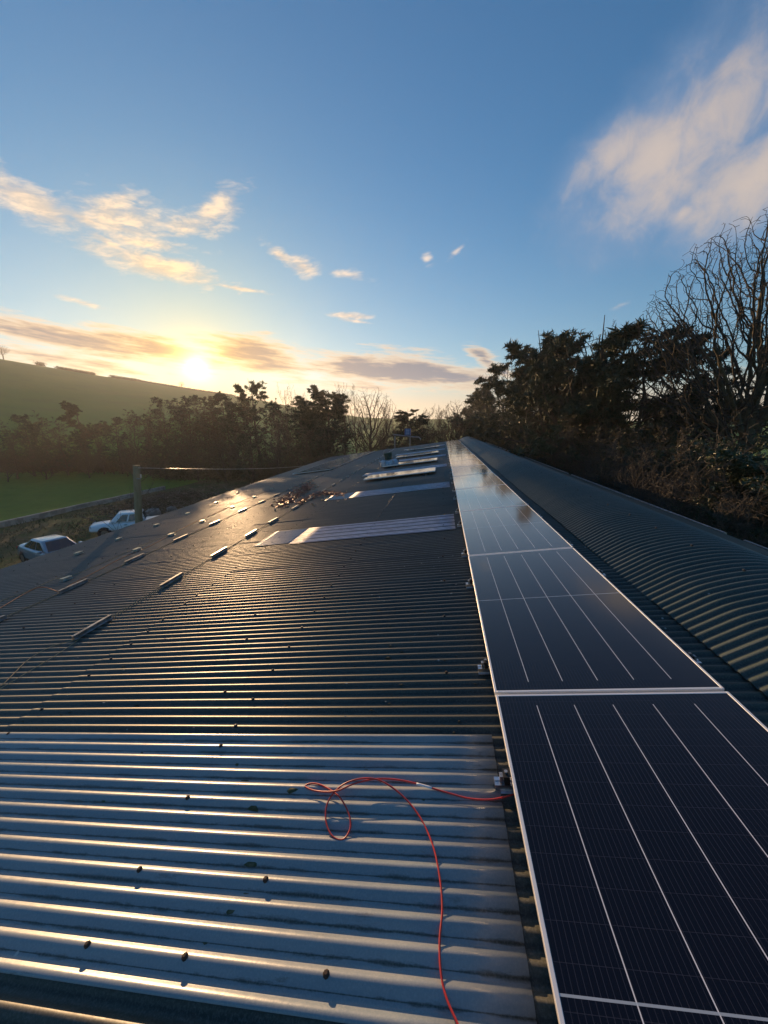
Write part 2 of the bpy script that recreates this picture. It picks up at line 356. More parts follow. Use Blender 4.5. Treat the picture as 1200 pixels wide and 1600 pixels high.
def grass_material(name, c1, c2, c3, sc, bsc=8, bump=.4):
    m = bpy.data.materials.new(name); m.use_nodes = True; n = NT(m.node_tree); b = m.node_tree.nodes['Principled BSDF']
    v = n.new('ShaderNodeTexCoord').outputs['Object']
    c = n.mix(n.ss(n.noise(v, sc, 6, .6), .38, .62), c1, c2)
    c = n.mix(n.m('MULTIPLY', n.ss(n.noise(v, sc * 9, 5, .7), .45, .7), .7), c, c3)
    n.l.new(c, b.inputs['Base Color']); b.inputs['Roughness'].default_value = .9; b.inputs['Specular IOR Level'].default_value = .2
    bn = n.new('ShaderNodeBump'); bn.inputs['Strength'].default_value = bump; bn.inputs['Distance'].default_value = .15
    n.l.new(n.noise(v, bsc, 6, .7), bn.inputs['Height']); n.l.new(bn.outputs[0], b.inputs['Normal'])
    return m
HILLM = grass_material('hill_pasture', (.080, .195, .020), (.12, .205, .026), (.09, .165, .026), .012, .2, .3)
FIELDM = grass_material('field_grass', (.11, .200, .016), (.14, .215, .022), (.09, .15, .016), .08, 3, .6)
VERGEM = grass_material('rough_ground', (.070, .100, .022), (.12, .10, .045), (.16, .125, .07), .22, 2.5, 1.0)
ter = mesh('hill', np.stack([X, Y, Z], -1).reshape(-1, 3), Fs, HILLM, smooth=True); tag(ter, kind='structure')
def sheet(name, pts, z, m, sub=30):
    # bilinear quad subdivided, following gentle bumps
    a, b, c, d_ = [np.array(p, float) for p in pts]
    s, q = np.meshgrid(np.linspace(0, 1, sub), np.linspace(0, 1, sub), indexing='ij'); s = s[..., None]; q = q[..., None]
    P = a * (1 - s) * (1 - q) + b * s * (1 - q) + c * s * q + d_ * (1 - s) * q
    zz = z + .05 * (1 + np.sin(P[..., 0] * .9) * np.sin(P[..., 1] * .7)) * (0 if z < .015 else 1)
    V = np.concatenate([P, zz[..., None]], -1).reshape(-1, 3)
    i, j = np.meshgrid(np.arange(sub - 1), np.arange(sub - 1), indexing='ij')
    Fq = np.stack([i * sub + j, (i + 1) * sub + j, (i + 1) * sub + j + 1, i * sub + j + 1], -1).reshape(-1, 4)
    return tag(mesh(name, V, Fq, m, smooth=True), kind='structure')
sheet('verge', [(-32.7, -20), (-8.0, -20), (-8.0, 62), (-32.7, 62)], .02, VERGEM, 70)
sheet('field', [(-95, -20), (-32.9, -20), (-32.9, 46), (-75, 58)], .02, FIELDM, 50)
# concrete kerb wall between verge and field
w = empty('field_wall', (-32.8, 0, 0), 'long low concrete wall between the green field and the rough verge', 'wall')
CONC = mat('old_concrete', (.42, .39, .33), .9, 0, (.28, .26, .21), 1.5, .4, 12)
b = MB()
for i in range(24):
    y0 = -8 + i * 2.0; b.box(-.12, .12, y0, y0 + 1.985, 0, .42 + random.uniform(-.02, .02))
b.build('wall_block', CONC, w)
b = MB()
for i in range(24):
    y0 = -8 + i * 2.0; b.box(-.15, .15, y0 + .003, y0 + 1.98, .442, .50 + random.uniform(-.012, .012))
b.build('coping', CONC, w)

# ------------------------------------------------------------------ the shed and its corrugated roof
PIT = 0.0762
shed = empty('shed', (-4, 18, 0), 'long farm shed with green corrugated roof, pale rooflights and a curved ridge', 'shed')
def local(V, root): return np.asarray(V) - np.array(root.location)
U0, U1 = -1.2, 38.75
def eave(u): return -(9.0 + .093 * (u - 6.0))
us = []
u = U0
while u < U1:
    seg = 14 if u < 5 else (10 if u < 12 else 6)
    k = round(u / PIT)
    us += [(k + i / seg) * PIT for i in range(seg)]
    u = (k + 1) * PIT
us = np.array(us)
sheetid = np.floor(us / (PIT * 10)).astype(int); sh_r = rng.normal(0, 1, 3000)
ridge_r = rng.normal(0, 1, 3000)[np.round(us / PIT).astype(int) + 40]
corr = .0085 * np.cos(2 * np.pi * us / PIT) * (1 + .03 * ridge_r)
rows = [(-3.15, 1.66), (-6.65, -3.10), (-30, -6.60)]        # sheet courses down the slope
def course(name, v1, v0, us, hoff, m, parent, root, seg_h, nv=9, thick=.0):
    S = np.linspace(0, 1, nv)
    vlo = np.maximum(v1, np.array([eave(q) for q in us]) + .02 * sh_r[sheetid + 500]) if v1 > -25 else np.array([eave(q) for q in us]) + .03 * sh_r[sheetid + 500]
    if v1 > -25: vlo = np.full_like(us, v1) + .012 * sh_r[sheetid + 900]
    Vv = v0 + (vlo[:, None] - v0) * S[None]
    H = corr[:, None] + hoff + .0012 * sh_r[sheetid + 200][:, None] * (1 - S) + seg_h * S[None] + .0022 * np.sin(Vv * 1.7 + sh_r[sheetid][:, None] * 3)
    P = RW(np.broadcast_to(us[:, None], Vv.shape), Vv, H)
    n_, k_ = Vv.shape
    i, j = np.meshgrid(np.arange(n_ - 1), np.arange(k_ - 1), indexing='ij')
    Fq = np.stack([i * k_ + j, (i + 1) * k_ + j, (i + 1) * k_ + j + 1, i * k_ + j + 1], -1).reshape(-1, 4)
    return mesh(name, local(P.reshape(-1, 3), root), Fq, m, parent, True)
for (a, b_) in rows:
    o = course('roof_sheet', a, b_, us, 0.0, ROOF, shed, shed, .006)
    if a == rows[0][0]: o['label'] = 'upper course of dark green corrugated roofing'
# rooflights
def rooflight(u0, u1, vl, vr, m, label, h=.0035):
    k0, k1 = round(u0 / PIT), round(u1 / PIT)
    seg = 14 if u0 < 5 else 8
    uu = np.array([(k0 + i / seg - .15) * PIT for i in range((k1 - k0) * seg + 6)])
    S = np.linspace(0, 1, 10); vle = vl
    V = vr + (vle - vr) * S
    UU, VV = np.meshgrid(uu, V, indexing='ij')
    H = .0085 * np.cos(2 * np.pi * UU / PIT) + h + .0045 + .006 * np.clip((VV - 1.66) / (-3.15 - 1.66), 0, 1.1) + .0014 * np.sin(VV * 2.1 + UU)
    n_, k_ = UU.shape; i, j = np.meshgrid(np.arange(n_ - 1), np.arange(k_ - 1), indexing='ij')
    Fq = np.stack([i * k_ + j, (i + 1) * k_ + j, (i + 1) * k_ + j + 1, i * k_ + j + 1], -1).reshape(-1, 4)
    o = mesh('rooflight', local(RW(UU, VV, H).reshape(-1, 3), shed), Fq, m, shed, True); o['label'] = label
    md = o.modifiers.new('thick', 'SOLIDIFY'); md.thickness = .002; md.offset = 1
    return o
rooflight(.70, 1.68, -3.35, .085, GRP, 'blue-grey translucent corrugated rooflight nearest the camera')
rooflight(5.75, 6.68, -2.75, .03, GRP2, 'milky lilac rooflight beyond the near one')
rooflight(5.78, 6.68, -3.45, -2.73, GRP, 'greyer end sheet of the second rooflight', .001)
rooflight(9.88, 10.85, -2.75, .02, GRP2, 'third pale rooflight up the roof')
rooflight(9.88, 10.85, -3.45, -2.73, GRP, 'greyer end sheet of the third rooflight', .001)
rooflight(15.1, 16.1, -3.5, .0, GRP2, 'pale rooflight behind the nearest loose panel')
rooflight(20.6, 21.6, -3.5, .0, GRP2, 'pale rooflight between loose panels')
rooflight(26.2, 27.2, -3.5, .0, GRP2, 'far pale rooflight near the roof end')
rooflight(32.0, 33.0, -3.5, .0, GRP2, 'farthest pale rooflight')
# walls of the shed (eave wall and gable ends)
b = MB()
for a_, c_ in ((U0, 18.5), (18.5, U1)):
    e0, e1 = RW(a_, eave(a_) + .35, -.05), RW(c_, eave(c_) + .35, -.05)
    V = [(e0[0], e0[1], 0), (e1[0], e1[1], 0), e1, e0, (e0[0] + .15, e0[1], 0), (e1[0] + .15, e1[1], 0), e1 + (.15, 0, 0), e0 + (.15, 0, 0)]
    b.add(local(V, shed), [(0, 1, 2, 3), (7, 6, 5, 4), (3, 2, 6, 7), (1, 0, 4, 5)])
b.build('side_wall', WALL, shed)
for ux in (U0 + .05, U1 - .1):
    b = MB(); e = RW(ux, eave(ux) + .37, -.05); r_ = RW(ux, 2.2, -.05); q = RW(ux, 3.6, -.45)
    sgn = 1 if ux > 0 else -1
    P0 = [(e[0], ux, 0), (q[0], ux, 0), (q[0], ux, q[2]), (r_[0], ux, r_[2]), (e[0], ux, e[2])]
    P1 = [(x, y - .1 * sgn, z) for x, y, z in P0]; n_ = 5
    b.add(local(P0 + P1, shed), [tuple(range(5)), tuple(range(5, 10))[::-1]] + [(i, (i + 1) % 5, 5 + (i + 1) % 5, 5 + i) for i in range(5)])
    b.build('gable_wall', WALL, shed)
# curved corrugated ridge
prof = [(1.50, -1.585), (1.62, -1.526), (1.77, -1.456), (1.89, -1.424), (2.0, -1.404), (2.1, -1.393), (2.2, -1.389), (2.3, -1.393), (2.42, -1.412), (2.54, -1.448), (2.65, -1.500), (2.76, -1.565), (2.88, -1.645), (3.02, -1.75)]
pr = spline([(a, b_, 0) for a, b_ in prof], 3)[:, :2]
T = np.gradient(pr, axis=0); T /= np.linalg.norm(T, axis=1, keepdims=True); Nn = np.stack([-T[:, 1], T[:, 0]], 1)
cu = corr * 1.05
jit = .010 * sh_r[sheetid + 1200]
PV = pr[None, :, 0] + Nn[None, :, 0] * cu[:, None]; PH = pr[None, :, 1] + Nn[None, :, 1] * cu[:, None] + HR + .0015 * sh_r[sheetid + 77][:, None]
PV[:, 0] += jit * .6; PH[:, 0] += jit * .3
P = RW(np.broadcast_to(us[:, None], PV.shape), PV, PH); n_, k_ = PV.shape
i, j = np.meshgrid(np.arange(n_ - 1), np.arange(k_ - 1), indexing='ij')
Fq = np.stack([i * k_ + j, (i + 1) * k_ + j, (i + 1) * k_ + j + 1, i * k_ + j + 1], -1).reshape(-1, 4)[:, ::-1]
o = mesh('curved_ridge', local(P.reshape(-1, 3), shed), Fq, BARREL, shed, True); o['label'] = 'dark green curved corrugated ridge running beside the panels'
# flashing and edge strip beyond the ridge, far slope
b = MB()
k = 0; uq = U0
while uq < U1:
    L = min(3.0, U1 - uq); dz = random.uniform(-.004, .004)
    P0 = [RW(uq + a, v, h + dz) for a in (0, L - .004) for v, h in ((2.86, -.14), (3.9, -.515), (3.9, -.53), (2.86, -.155))]
    b.add(local(P0, shed), [(0, 4, 5, 1), (1, 5, 6, 2), (2, 6, 7, 3), (3, 7, 4, 0), (0, 1, 2, 3), (7, 6, 5, 4)])
    uq += L
b.build('flashing', FLASH, shed)
b = MB(); uq = U0
while uq < U1:
    L = 3.6
    V = [RW(uq + a, v, h) for a in (0, min(L, U1 - uq) - .35 * (k % 2)) for v, h in ((3.903, -.56), (3.93, -.56), (3.93, -.500), (3.903, -.500))]
    b.add(local(V, shed), [(0, 1, 2, 3), (7, 6, 5, 4), (0, 4, 5, 1), (1, 5, 6, 2), (2, 6, 7, 3), (3, 7, 4, 0)]); uq += L; k += 1
b.build('edge_trim', ALUD, shed)
w2 = RW(0, 3.75, -.52)
b = MB().box(w2[0] - .1, w2[0], U0, U1, 0, w2[2]); 
b.V = [local(b.V[0], shed)]; b.build('back_wall', WALL, shed)

# roof fixings: rows of capped bolts
def bolt_geo(b, u, v, h, r=.011, hh=.010, tilt=0, frame=None):
    sg = 8
    c = [(r * math.cos(2 * math.pi * i / sg), r * math.sin(2 * math.pi * i / sg)) for i in range(sg)]
    V = [RW(u + y, v + x, h) for x, y in c] + [RW(u + y, v + x, h + hh * .55) for x, y in c] + [RW(u + y * .55, v + x * .55, h + hh) for x, y in c]
    Fq = [(i, (i + 1) % sg, sg + (i + 1) % sg, sg + i) for i in range(sg)] + [(sg + i, sg + (i + 1) % sg, 2 * sg + (i + 1) % sg, 2 * sg + i) for i in range(sg)] + [tuple(range(2 * sg, 3 * sg))]
    b.add(local(V, shed), Fq)
bolts = []
for px, py in [(510, 1530), (285, 1510), (130, 1492), (212, 1373), (418, 1373), (287, 1260), (343, 1172), (366, 1139), (20, 1145), (72, 1105), (134, 1060), (171, 1032), (204, 1008), (233, 986), (258, 967), (289, 944), (308, 930), (352, 1082), (385, 1000), (400, 960)]:
    q = onroof(px, py); bolts.append((*q, 1))
for row, v in enumerate((-1.42, -3.08, -4.87, -6.62, -8.35, -.15)):
    uq = 1.95 if v != -3.08 else 4.1
    if v == -.15: uq = 2.2
    while uq < U1 - .2:
        bolts.append((round(uq / PIT) * PIT, v + random.uniform(-.015, .015) - .012 * uq * (v < -2), 0)); uq += .305 if v != -.15 else .76
bolts.sort(key=lambda q: math.hypot(q[0], q[1]))
for q in bolts[:96]:
    b = MB(); u_ = round(q[0] / PIT) * PIT; bolt_geo(b, u_, q[1], .012 + (.006 if .7 < u_ < 1.7 else 0), .0105 if q[2] else .010, .013)
    b.build('roof_bolt', RUST if random.random() < .6 or q[0] < 1.7 else BLACK, shed)
b = MB()
for q in bolts[96:]: bolt_geo(b, q[0], q[1], .010, .013, .014)
o = b.build('far_roof_bolts', BLACK, shed); o['kind'] = 'stuff'
b = MB()
bb = []
for i in range(44):
    uq = 1.2 + i * .61 + random.uniform(-.02, .02)
    c = MB(); uq = round(uq / PIT) * PIT
    bolt_geo(b, uq, 2.13 + random.uniform(-.01, .01), -1.378 + HR, .011, .012)
b.build('ridge_bolts', BLACK, shed)['kind'] = 'stuff'

# ------------------------------------------------------------------ solar panels
PL, PW, PT = 2.278, 1.134, .035
def make_panel(h=0):
    r = empty('solar_panel', (0, 0, 0), rot=RROT)
    b = MB(); w = .013; x0, x1, y0, y1 = -PW / 2, PW / 2, 0, PL
    z0, z1 = -PT, 0
    b.box(x0, x0 + w, y0, y1, z0, z1); b.box(x1 - w, x1, y0, y1, z0, z1)
    b.box(x0 + w, x1 - w, y0, y0 + w, z0, z1); b.box(x0 + w, x1 - w, y1 - w, y1, z0, z1)
    fr = b.build('frame', CREAM, r)
    md = fr.modifiers.new('bev', 'BEVEL'); md.width = .0012; md.segments = 1
    g = MB().box(x0 + w, x1 - w, y0 + w, y1 - w, -.010, -.0015); g.build('glass', CELL, r)
    bs = MB().box(-.05, .05, PL / 2 - .04, PL / 2 + .04, -.028, -.0105); bs.build('junction_box', BLACK, r)
    return r
panel0 = make_panel()
HT = .108
names = ['nearest panel of the long row, at the foot of the picture', 'second panel of the row, up from the camera', 'third panel of the row', 'fourth panel of the row', 'fifth panel of the row', 'sixth panel of the row', 'seventh panel of the row', 'eighth panel of the row', 'ninth panel of the row', 'tenth panel of the row', 'eleventh panel of the row', 'twelfth panel of the row', 'thirteenth panel of the row', 'fourteenth panel of the row', 'fifteenth panel of the row', 'sixteenth and farthest-but-one panel of the row', 'last panel of the row, at the far end of the roof']
PCEN = .13 + PW / 2 + .005
first = True
for k in range(16):
    o = panel0 if k == 0 else copy_tree(panel0)
    u_ = 1.885 - PL - .010 + k * 2.30
    o.location = RW(u_, PCEN + random.uniform(-.002, .002), HT + random.uniform(-.001, .001))
    tag(o, ('dark mounted solar panel, ' if k < 4 else 'sky-reflecting mounted solar panel, ') + (names[k] if k < 15 else names[16]), 'solar panel', 'solar panels mounted in one long row beside the curved ridge')
# brackets along both edges
def make_bracket(side):
    r = empty('mounting_bracket', (0, 0, 0), rot=RROT); s = side
    # short extruded rail running under the panel, top hat section
    prof = [(-.027, 0), (.027, 0), (.027, .004), (.016, .008), (.016, .030), (.021, .034), (.021, .040), (.005, .040), (.005, .034), (-.005, .034), (-.005, .040), (-.021, .040), (-.021, .034), (-.016, .030), (-.016, .008), (-.027, .004)]
    b = MB().prism(prof, -.068 * s, .25 * s, lambda p, q, t_: (t_, p, q + .010)); b.build('rail_stub', ALU, r)
    b = MB().box(*sorted((-.028 * s, -.003 * s)), -.022, .022, .052, .094)
    b.box(*sorted((-.003 * s, .012 * s)), -.022, .022, .0975, .103); b.build('clamp', BLACK, r)
    b = MB(); b.tube([(-.016 * s, 0, .094), (-.016 * s, 0, .104)], .0075, 10); b.build('bolt', STEEL, r)
    b = MB().box(*sorted((-.045 * s, -.030 * s)), -.012, .012, .052, .085); b.build('bracket_foot', STEEL, r)
    return r
ub = [1.40, 2.21, 3.54, 4.45, 5.85] + [1.885 + 2.3 * k + o for k in range(2, 15) for o in (.30, 1.62)]
ordn = ['first', 'second', 'third', 'fourth', 'fifth', 'sixth', 'seventh', 'eighth']
brL, brR = make_bracket(1), make_bracket(-1)
for k, u_ in enumerate(ub):
    o = brL if k == 0 else copy_tree(brL)
    o.location = RW(u_, .132, 0.0)
    tag(o, (ordn[k] + ' black clamp and aluminium rail stub along the left edge of the panel row') if k < 5 else 'tiny far clamp and rail stub on the left edge of the panel row', 'bracket', 'panel brackets on the left edge of the row')
ubr = [2.21, 3.54, 4.45, 5.85, 6.8]
for k, u_ in enumerate(ubr):
    o = brR if k == 0 else copy_tree(brR)
    o.location = RW(u_, .138 + PW, 0.0)
    tag(o, ordn[k] + ' clamp in the shade between the panel row and the curved ridge', 'bracket', 'panel brackets on the right edge of the row')
# loose panels laid out across the slope
loose = [(13.05, -3.02, 1.10, 'loose solar panel lying crosswise, nearest of the four beside the row'), (17.4, -3.05, 1.12, 'loose solar panel lying crosswise, second of four, tool bag at its corner'), (22.6, -3.05, 1.1, 'loose solar panel lying crosswise, third of four'), (29.6, -3.05, 1.1, 'loose solar panel lying crosswise, farthest of the four beside the row')]
def lay(o, u_, vl, h, yaw=0):
    # long side down the slope: local y -> -v
    m3 = np.array([YD, -VD, ND]).T          # columns: x->u , y->-v , z->n
    Mx = Matrix([[float(q) for q in row] for row in m3]).to_4x4() @ Matrix.Rotation(R(yaw), 4, 'Z')
    o.rotation_euler = Mx.to_euler(); o.location = RW(u_, vl, h)
for k, (u_, vl, L, lab) in enumerate(loose):
    o = copy_tree(panel0); lay(o, u_ + .55, -.42, .13, random.uniform(-.6, .6)); o.scale = (1, 1.12, 1)
    tag(o, lab, 'solar panel', 'loose solar panels waiting beside the row')
    for vv in (-.75, -2.35):
        pa = empty('support_batten', RW(u_ + .55, vv, .012), 'dark timber batten under a loose panel', 'batten', 'battens under the loose panels', rot=RROT)
        MB().box(-.04, .04, -.62, .62, 0, .078).build('timber', BLACK, pa)
for k in range(14):
    u_ = 20.4 + k * 1.165
    o = copy_tree(panel0); lay(o, u_ + .55, -6.45 - .022 * (u_ - 20), .10, random.uniform(-.4, .4))
    tag(o, 'nearest panel of the far left row near the eave' if k == 0 else ('farthest panel of the far left row near the eave' if k == 13 else 'solar panel in the middle of the far left row near the eave, laid crosswise'), 'solar panel', 'solar panels in the far left row near the eave')

# ------------------------------------------------------------------ rails lying on the roof, twine and cords
def make_rail(L, w=.036, m=ALU):
    r = empty('mounting_rail', (0, 0, 0), rot=RROT)
    prof = [(-w, 0), (w, 0), (w, .005), (w * .62, .010), (w * .62, .036), (w * .75, .040), (w * .75, .046), (w * .2, .046), (w * .2, .040), (-w * .2, .040), (-w * .2, .046), (-w * .75, .046), (-w * .75, .040), (-w * .62, .036), (-w * .62, .010), (-w, .005)]
    MB().prism(prof, 0, L, lambda p, q, t_: (p, t_, q + .009)).build('rail_profile', m, r)
    for y in (.05, L - .05):
        b = MB(); b.tube([(-w * .8, y, .012), (-w * .8, y, .023)], .007, 8); b.tube([(w * .8, y, .012), (w * .8, y, .023)], .007, 8); b.build('rail_screw', STEEL, r)
    return r
rail0 = make_rail(.44, .023, ALUD)
near_names = ['nearest', 'second', 'third', 'fourth', 'fifth', 'sixth']
def vA(u_): return -3.86 - .030 * (u_ - 3)
def vB(u_): return -5.62 - .042 * (u_ - 4)
cnt = 0; twA = []; twB = []
uA = [2.87, 4.13, 5.32, 6.5, 7.55, 9.0, 10.3, 11.7] + [13.0 + 1.2 * k for k in range(20)]
for k, u_ in enumerate(uA):
    if u_ > 37: break
    o = rail0 if k == 0 else copy_tree(rail0)
    o.location = RW(u_, vA(u_), .004); o.rotation_euler = (0, -R(PITCH), R(random.uniform(-1.5, 2.5)))
    tag(o, ('aluminium mounting rail, %s from the camera in the nearer line' % near_names[k]) if k < 6 else 'small far mounting rail in the nearer line of rails', 'mounting rail', 'mounting rails in the nearer line')
uB = [3.05, 4.21, 5.42, 6.72, 8.05, 9.5, 10.8, 12.0] + [13.3 + 1.2 * k for k in range(20)]
for k, u_ in enumerate(uB):
    if u_ > 37: break
    o = copy_tree(rail0); o.location = RW(u_, vB(u_), .004); o.rotation_euler = (0, -R(PITCH), R(random.uniform(-1, 3)))
    tag(o, ('aluminium mounting rail, %s from the camera in the second line' % near_names[k]) if k < 6 else 'small far mounting rail in the second line of rails', 'mounting rail', 'mounting rails in the second line')
PADM = mat('pale_green_alloy', (.42, .50, .47), .4, .6, (.3, .36, .34), 20)
pad0 = make_rail(.14, .055, PADM); pad0.name = 'rail_block'
first = True
for nm, pts in (('third', [(104, 905), (215, 859.5), (268, 836), (317, 815), (363, 793), (398, 777), (425, 764)]), ('fourth', [(124, 865), (187, 843), (245, 821), (294, 803), (338, 786), (372, 770)])):
    for k, (px, py) in enumerate(pts):
        u_, v = onroof(px, py, .02); o = pad0 if first else copy_tree(pad0); first = False
        o.location = RW(u_ - .08, v, .004); o.rotation_euler = (0, -R(PITCH), R(random.uniform(-8, 8)))
        tag(o, ('short pale rail block, %s from the camera in the %s line' % (ordn[k], nm)), 'mounting rail', 'short rail blocks in the %s line' % nm)
TW1 = mat('tan_twine', (.34, .26, .13), .8); TW2 = mat('orange_cord', (.45, .16, .06), .7)
def cord(name, P, r, m, label, cat='cord', group=None, part=None):
    P = np.asarray(P); root = empty(name, P[0], label, cat, group)
    MB().tube(P - P[0], r, 6).build(part or 'strand', m, root, True); return root
def roofline(vf, u0, u1, amp=.03, h=.012, seed=0, n=160):
    rg = np.random.default_rng(seed); uu = np.linspace(u0, u1, n)
    wv = amp * (np.sin(uu * 2.1 + seed) + .6 * np.sin(uu * 5.3 + 2 * seed)) * .6
    hh = h + .006 * np.abs(np.sin(uu * 4 + seed))
    return RW(uu, np.array([vf(q) for q in uu]) + wv, hh)
def px_line(pts, h=.015, n=8):
    q = [onroof(x, y, h) for x, y in pts]; return [RW(a, b_, h) for a, b_ in q]
pA = px_line([(-40, 1090), (0, 1072), (22, 1052), (45, 1030), (80, 1010), (116, 1000)])
cord('twine', spline([*pA] + list(roofline(lambda q: vA(q) - .02, 3.0, 30, .02, seed=2)[::4]), 4), .0028, TW1, 'tan twine with an upward loop along the nearer line of rails', group='twines along the rails')
pA2 = px_line([(-40, 1095), (0, 1076), (40, 1052), (80, 1028), (118, 1003)])
cord('twine', spline([*pA2] + list(roofline(lambda q: vA(q) + .02, 3.0, 30, .02, seed=5)[::4]), 4), .0028, TW1, 'straighter tan twine along the nearer line of rails', group='twines along the rails')
cord('twine', roofline(lambda q: vB(q) + .01, 2.2, 30, .02, seed=3), .0045, mat('grey_twine', (.20, .17, .11), .8), 'dull twine threading the second line of rails', group='twines along the rails')
cord('twine', roofline(lambda q: vB(q) - .03, 2.2, 30, .03, seed=9), .0035, TW1, 'second tan twine threading the second line of rails', group='twines along the rails')
cord('cord', spline(px_line([(-60, 985), (0, 950), (60, 918), (95, 925), (108, 915), (150, 893), (190, 872), (230, 855), (262, 838), (300, 818), (345, 798), (380, 782), (420, 766)]), 8), .005, TW2, 'thin orange cord wandering past the third line of blocks')
cord('cord', spline(px_line([(-60, 975), (0, 940), (40, 925), (85, 905), (104, 902), (150, 884), (215, 855), (268, 833), (317, 812), (363, 790)]), 8), .004, TW1, 'pale cord lying through the third line of blocks')

# red cable in front
RED = mat('red_cable', (.62, .040, .030), .35, 0, (.42, .035, .03), 10)
redpts = [(830, 1232, .03), (803, 1241, .03), (770, 1249, .035), (735, 1248, .03), (700, 1239, .025), (660, 1227, .03), (625, 1219, .035), (590, 1217, .04), (555, 1224, .05), (525, 1236, .05), (495, 1236, .03), (477, 1229, .02), (487, 1224, .02), (505, 1228, .025), (530, 1245, .035), (545, 1272, .03), (547, 1295, .022), (535, 1312, .02), (518, 1305, .02), (509, 1280, .025), (513, 1252, .035), (533, 1228, .05), (562, 1217, .055), (592, 1219, .045), (625, 1240, .03), (655, 1275, .02), (676, 1320, .02), (687, 1370, .02), (691, 1420, .02), (687, 1470, .02), (689, 1520, .02), (698, 1560, .02), (716, 1602, .02), (750, 1680, .02)]
RP_ = []
for x, y, h in redpts:
    q = onroof(x, y, h); RP_.append(RW(*q, h))
RP_ = spline(RP_, 8)
red = empty('red_cable', RP_[8], 'thin red cable looped on the near rooflight and running under the panel', 'cable')
MB().tube(RP_ - RP_[8], .0036, 8).build('cable_sheath', RED, red, True)
q0 = 8 * 5 - 3
MB().tube(RP_[q0:q0 + 6] - RP_[8], .0048, 8).build('cable_label', mat('white_tape', (.75, .75, .78), .5), red, True)

# moss, grit and droppings lying in the valleys
def litter(name, n, m, smin, smax, label, seed, vr=(-4, .05), ur=(.72, 6.5), ph=.56, flat=.35):
    rg = np.random.default_rng(seed); b = MB()
    o0 = RW(2.0, -1.0, .0)
    for i in range(n):
        u_ = (math.floor(rg.uniform(*ur) / PIT) + ph + rg.normal(0, .10)) * PIT; v = rg.uniform(*vr); s = rg.uniform(smin, smax) * rg.uniform(.5, 1.2)
        h = .0085 * math.cos(2 * math.pi * u_ / PIT) + .010
        k_ = 7; a = np.arange(k_) * 2 * np.pi / k_; r1 = s * rg.uniform(.6, 1.3, k_); el_ = rg.uniform(1, 3.0)
        ring = [RW(u_ + r1[j] * math.sin(a[j]), v + el_ * r1[j] * math.cos(a[j]), h - .002) - o0 for j in range(k_)]
        top = [RW(u_ + .5 * r1[j] * math.sin(a[j]), v + .5 * el_ * r1[j] * math.cos(a[j]), h + s * flat) - o0 for j in range(k_)]
        b.add(ring + top, [(j, (j + 1) % k_, k_ + (j + 1) % k_, k_ + j) for j in range(k_)] + [tuple(range(k_, 2 * k_))])
    o = b.build(name, m, None, True); o.location = o0; return tag(o, label, 'litter', kind='stuff')
litter('moss_litter', 420, mat('dry_moss', (.035, .030, .015), .95, 0, (.06, .055, .03), 40), .0025, .008, 'dark crumbs of moss and grit lying in the roof valleys', 77)
litter('pale_litter', 150, mat('pale_lichen', (.42, .42, .38), .9, 0, (.25, .26, .22), 60), .002, .006, 'pale lichen crumbs and droppings scattered on the roof', 78, ph=.8, flat=.15)
litter('moss_litter', 26, mat('green_moss', (.05, .06, .025), .95, 0, (.10, .10, .06), 40), .008, .016, 'larger greenish moss clumps on the near rooflight', 79, vr=(-2.2, 0), ur=(.8, 1.6), ph=.62, flat=.3)

# heap of clamps and offcuts
HE = mat('coppery_scrap', (.36, .085, .04), .5, .2, (.14, .05, .03), 9)
HB = mat('bright_clamps', (.70, .45, .28), .35, .9)
def hu(): 
    if random.random() < .72:
        s = random.random(); px = 437 + s * 48 + random.gauss(0, 4.5); py = 789 - s * 30 + random.gauss(0, 3.2)
    else:
        s = random.random(); px = 465 + s * 72 + random.gauss(0, 3); py = 789 - 14 * s - 9 * math.sin(s * 3.1) + random.gauss(0, 1.6)
    return onroof(px, py)
heap_c = onroof(462, 776)
hp = empty('clamp_heap', RW(*heap_c, .01), 'tangled coppery heap of clamps and offcuts by the nearer line of rails', 'heap'); hp['kind'] = 'stuff'
b = MB(); o0 = np.array(hp.location)
for i in range(1500):
    u_, v = hu(); h = .012 + random.random() ** 2 * .09; a = random.uniform(0, 6.3); L = random.uniform(.015, .07); w = random.uniform(.006, .014); z_ = random.uniform(-.03, .03)
    c = RW(u_, v, h) - o0; dx = np.array([math.cos(a), math.sin(a), z_ / .05 * .5]) * L; dy = np.array([-math.sin(a), math.cos(a), random.uniform(-.6, .6)]) * w; dz = np.array([0, 0, .006])
    b.add([c - dx - dy, c + dx - dy, c + dx + dy, c - dx + dy, c - dx - dy + dz, c + dx - dy + dz, c + dx + dy + dz, c - dx + dy + dz], [(3, 2, 1, 0), (4, 5, 6, 7), (0, 1, 5, 4), (1, 2, 6, 5), (2, 3, 7, 6), (3, 0, 4, 7)])
hb = b.build('scrap', HE, hp)
cl0 = None
spots = [(436, 783), (446, 786), (452, 781), (456, 776), (461, 768), (468, 766), (473, 770), (462, 772), (485, 755), (492, 759), (489, 752), (497, 762), (425, 790), (430, 798), (449, 792), (463, 784), (471, 784), (487, 788), (490, 790), (509, 780), (513, 779), (528, 784), (537, 777), (540, 781), (504, 782)]
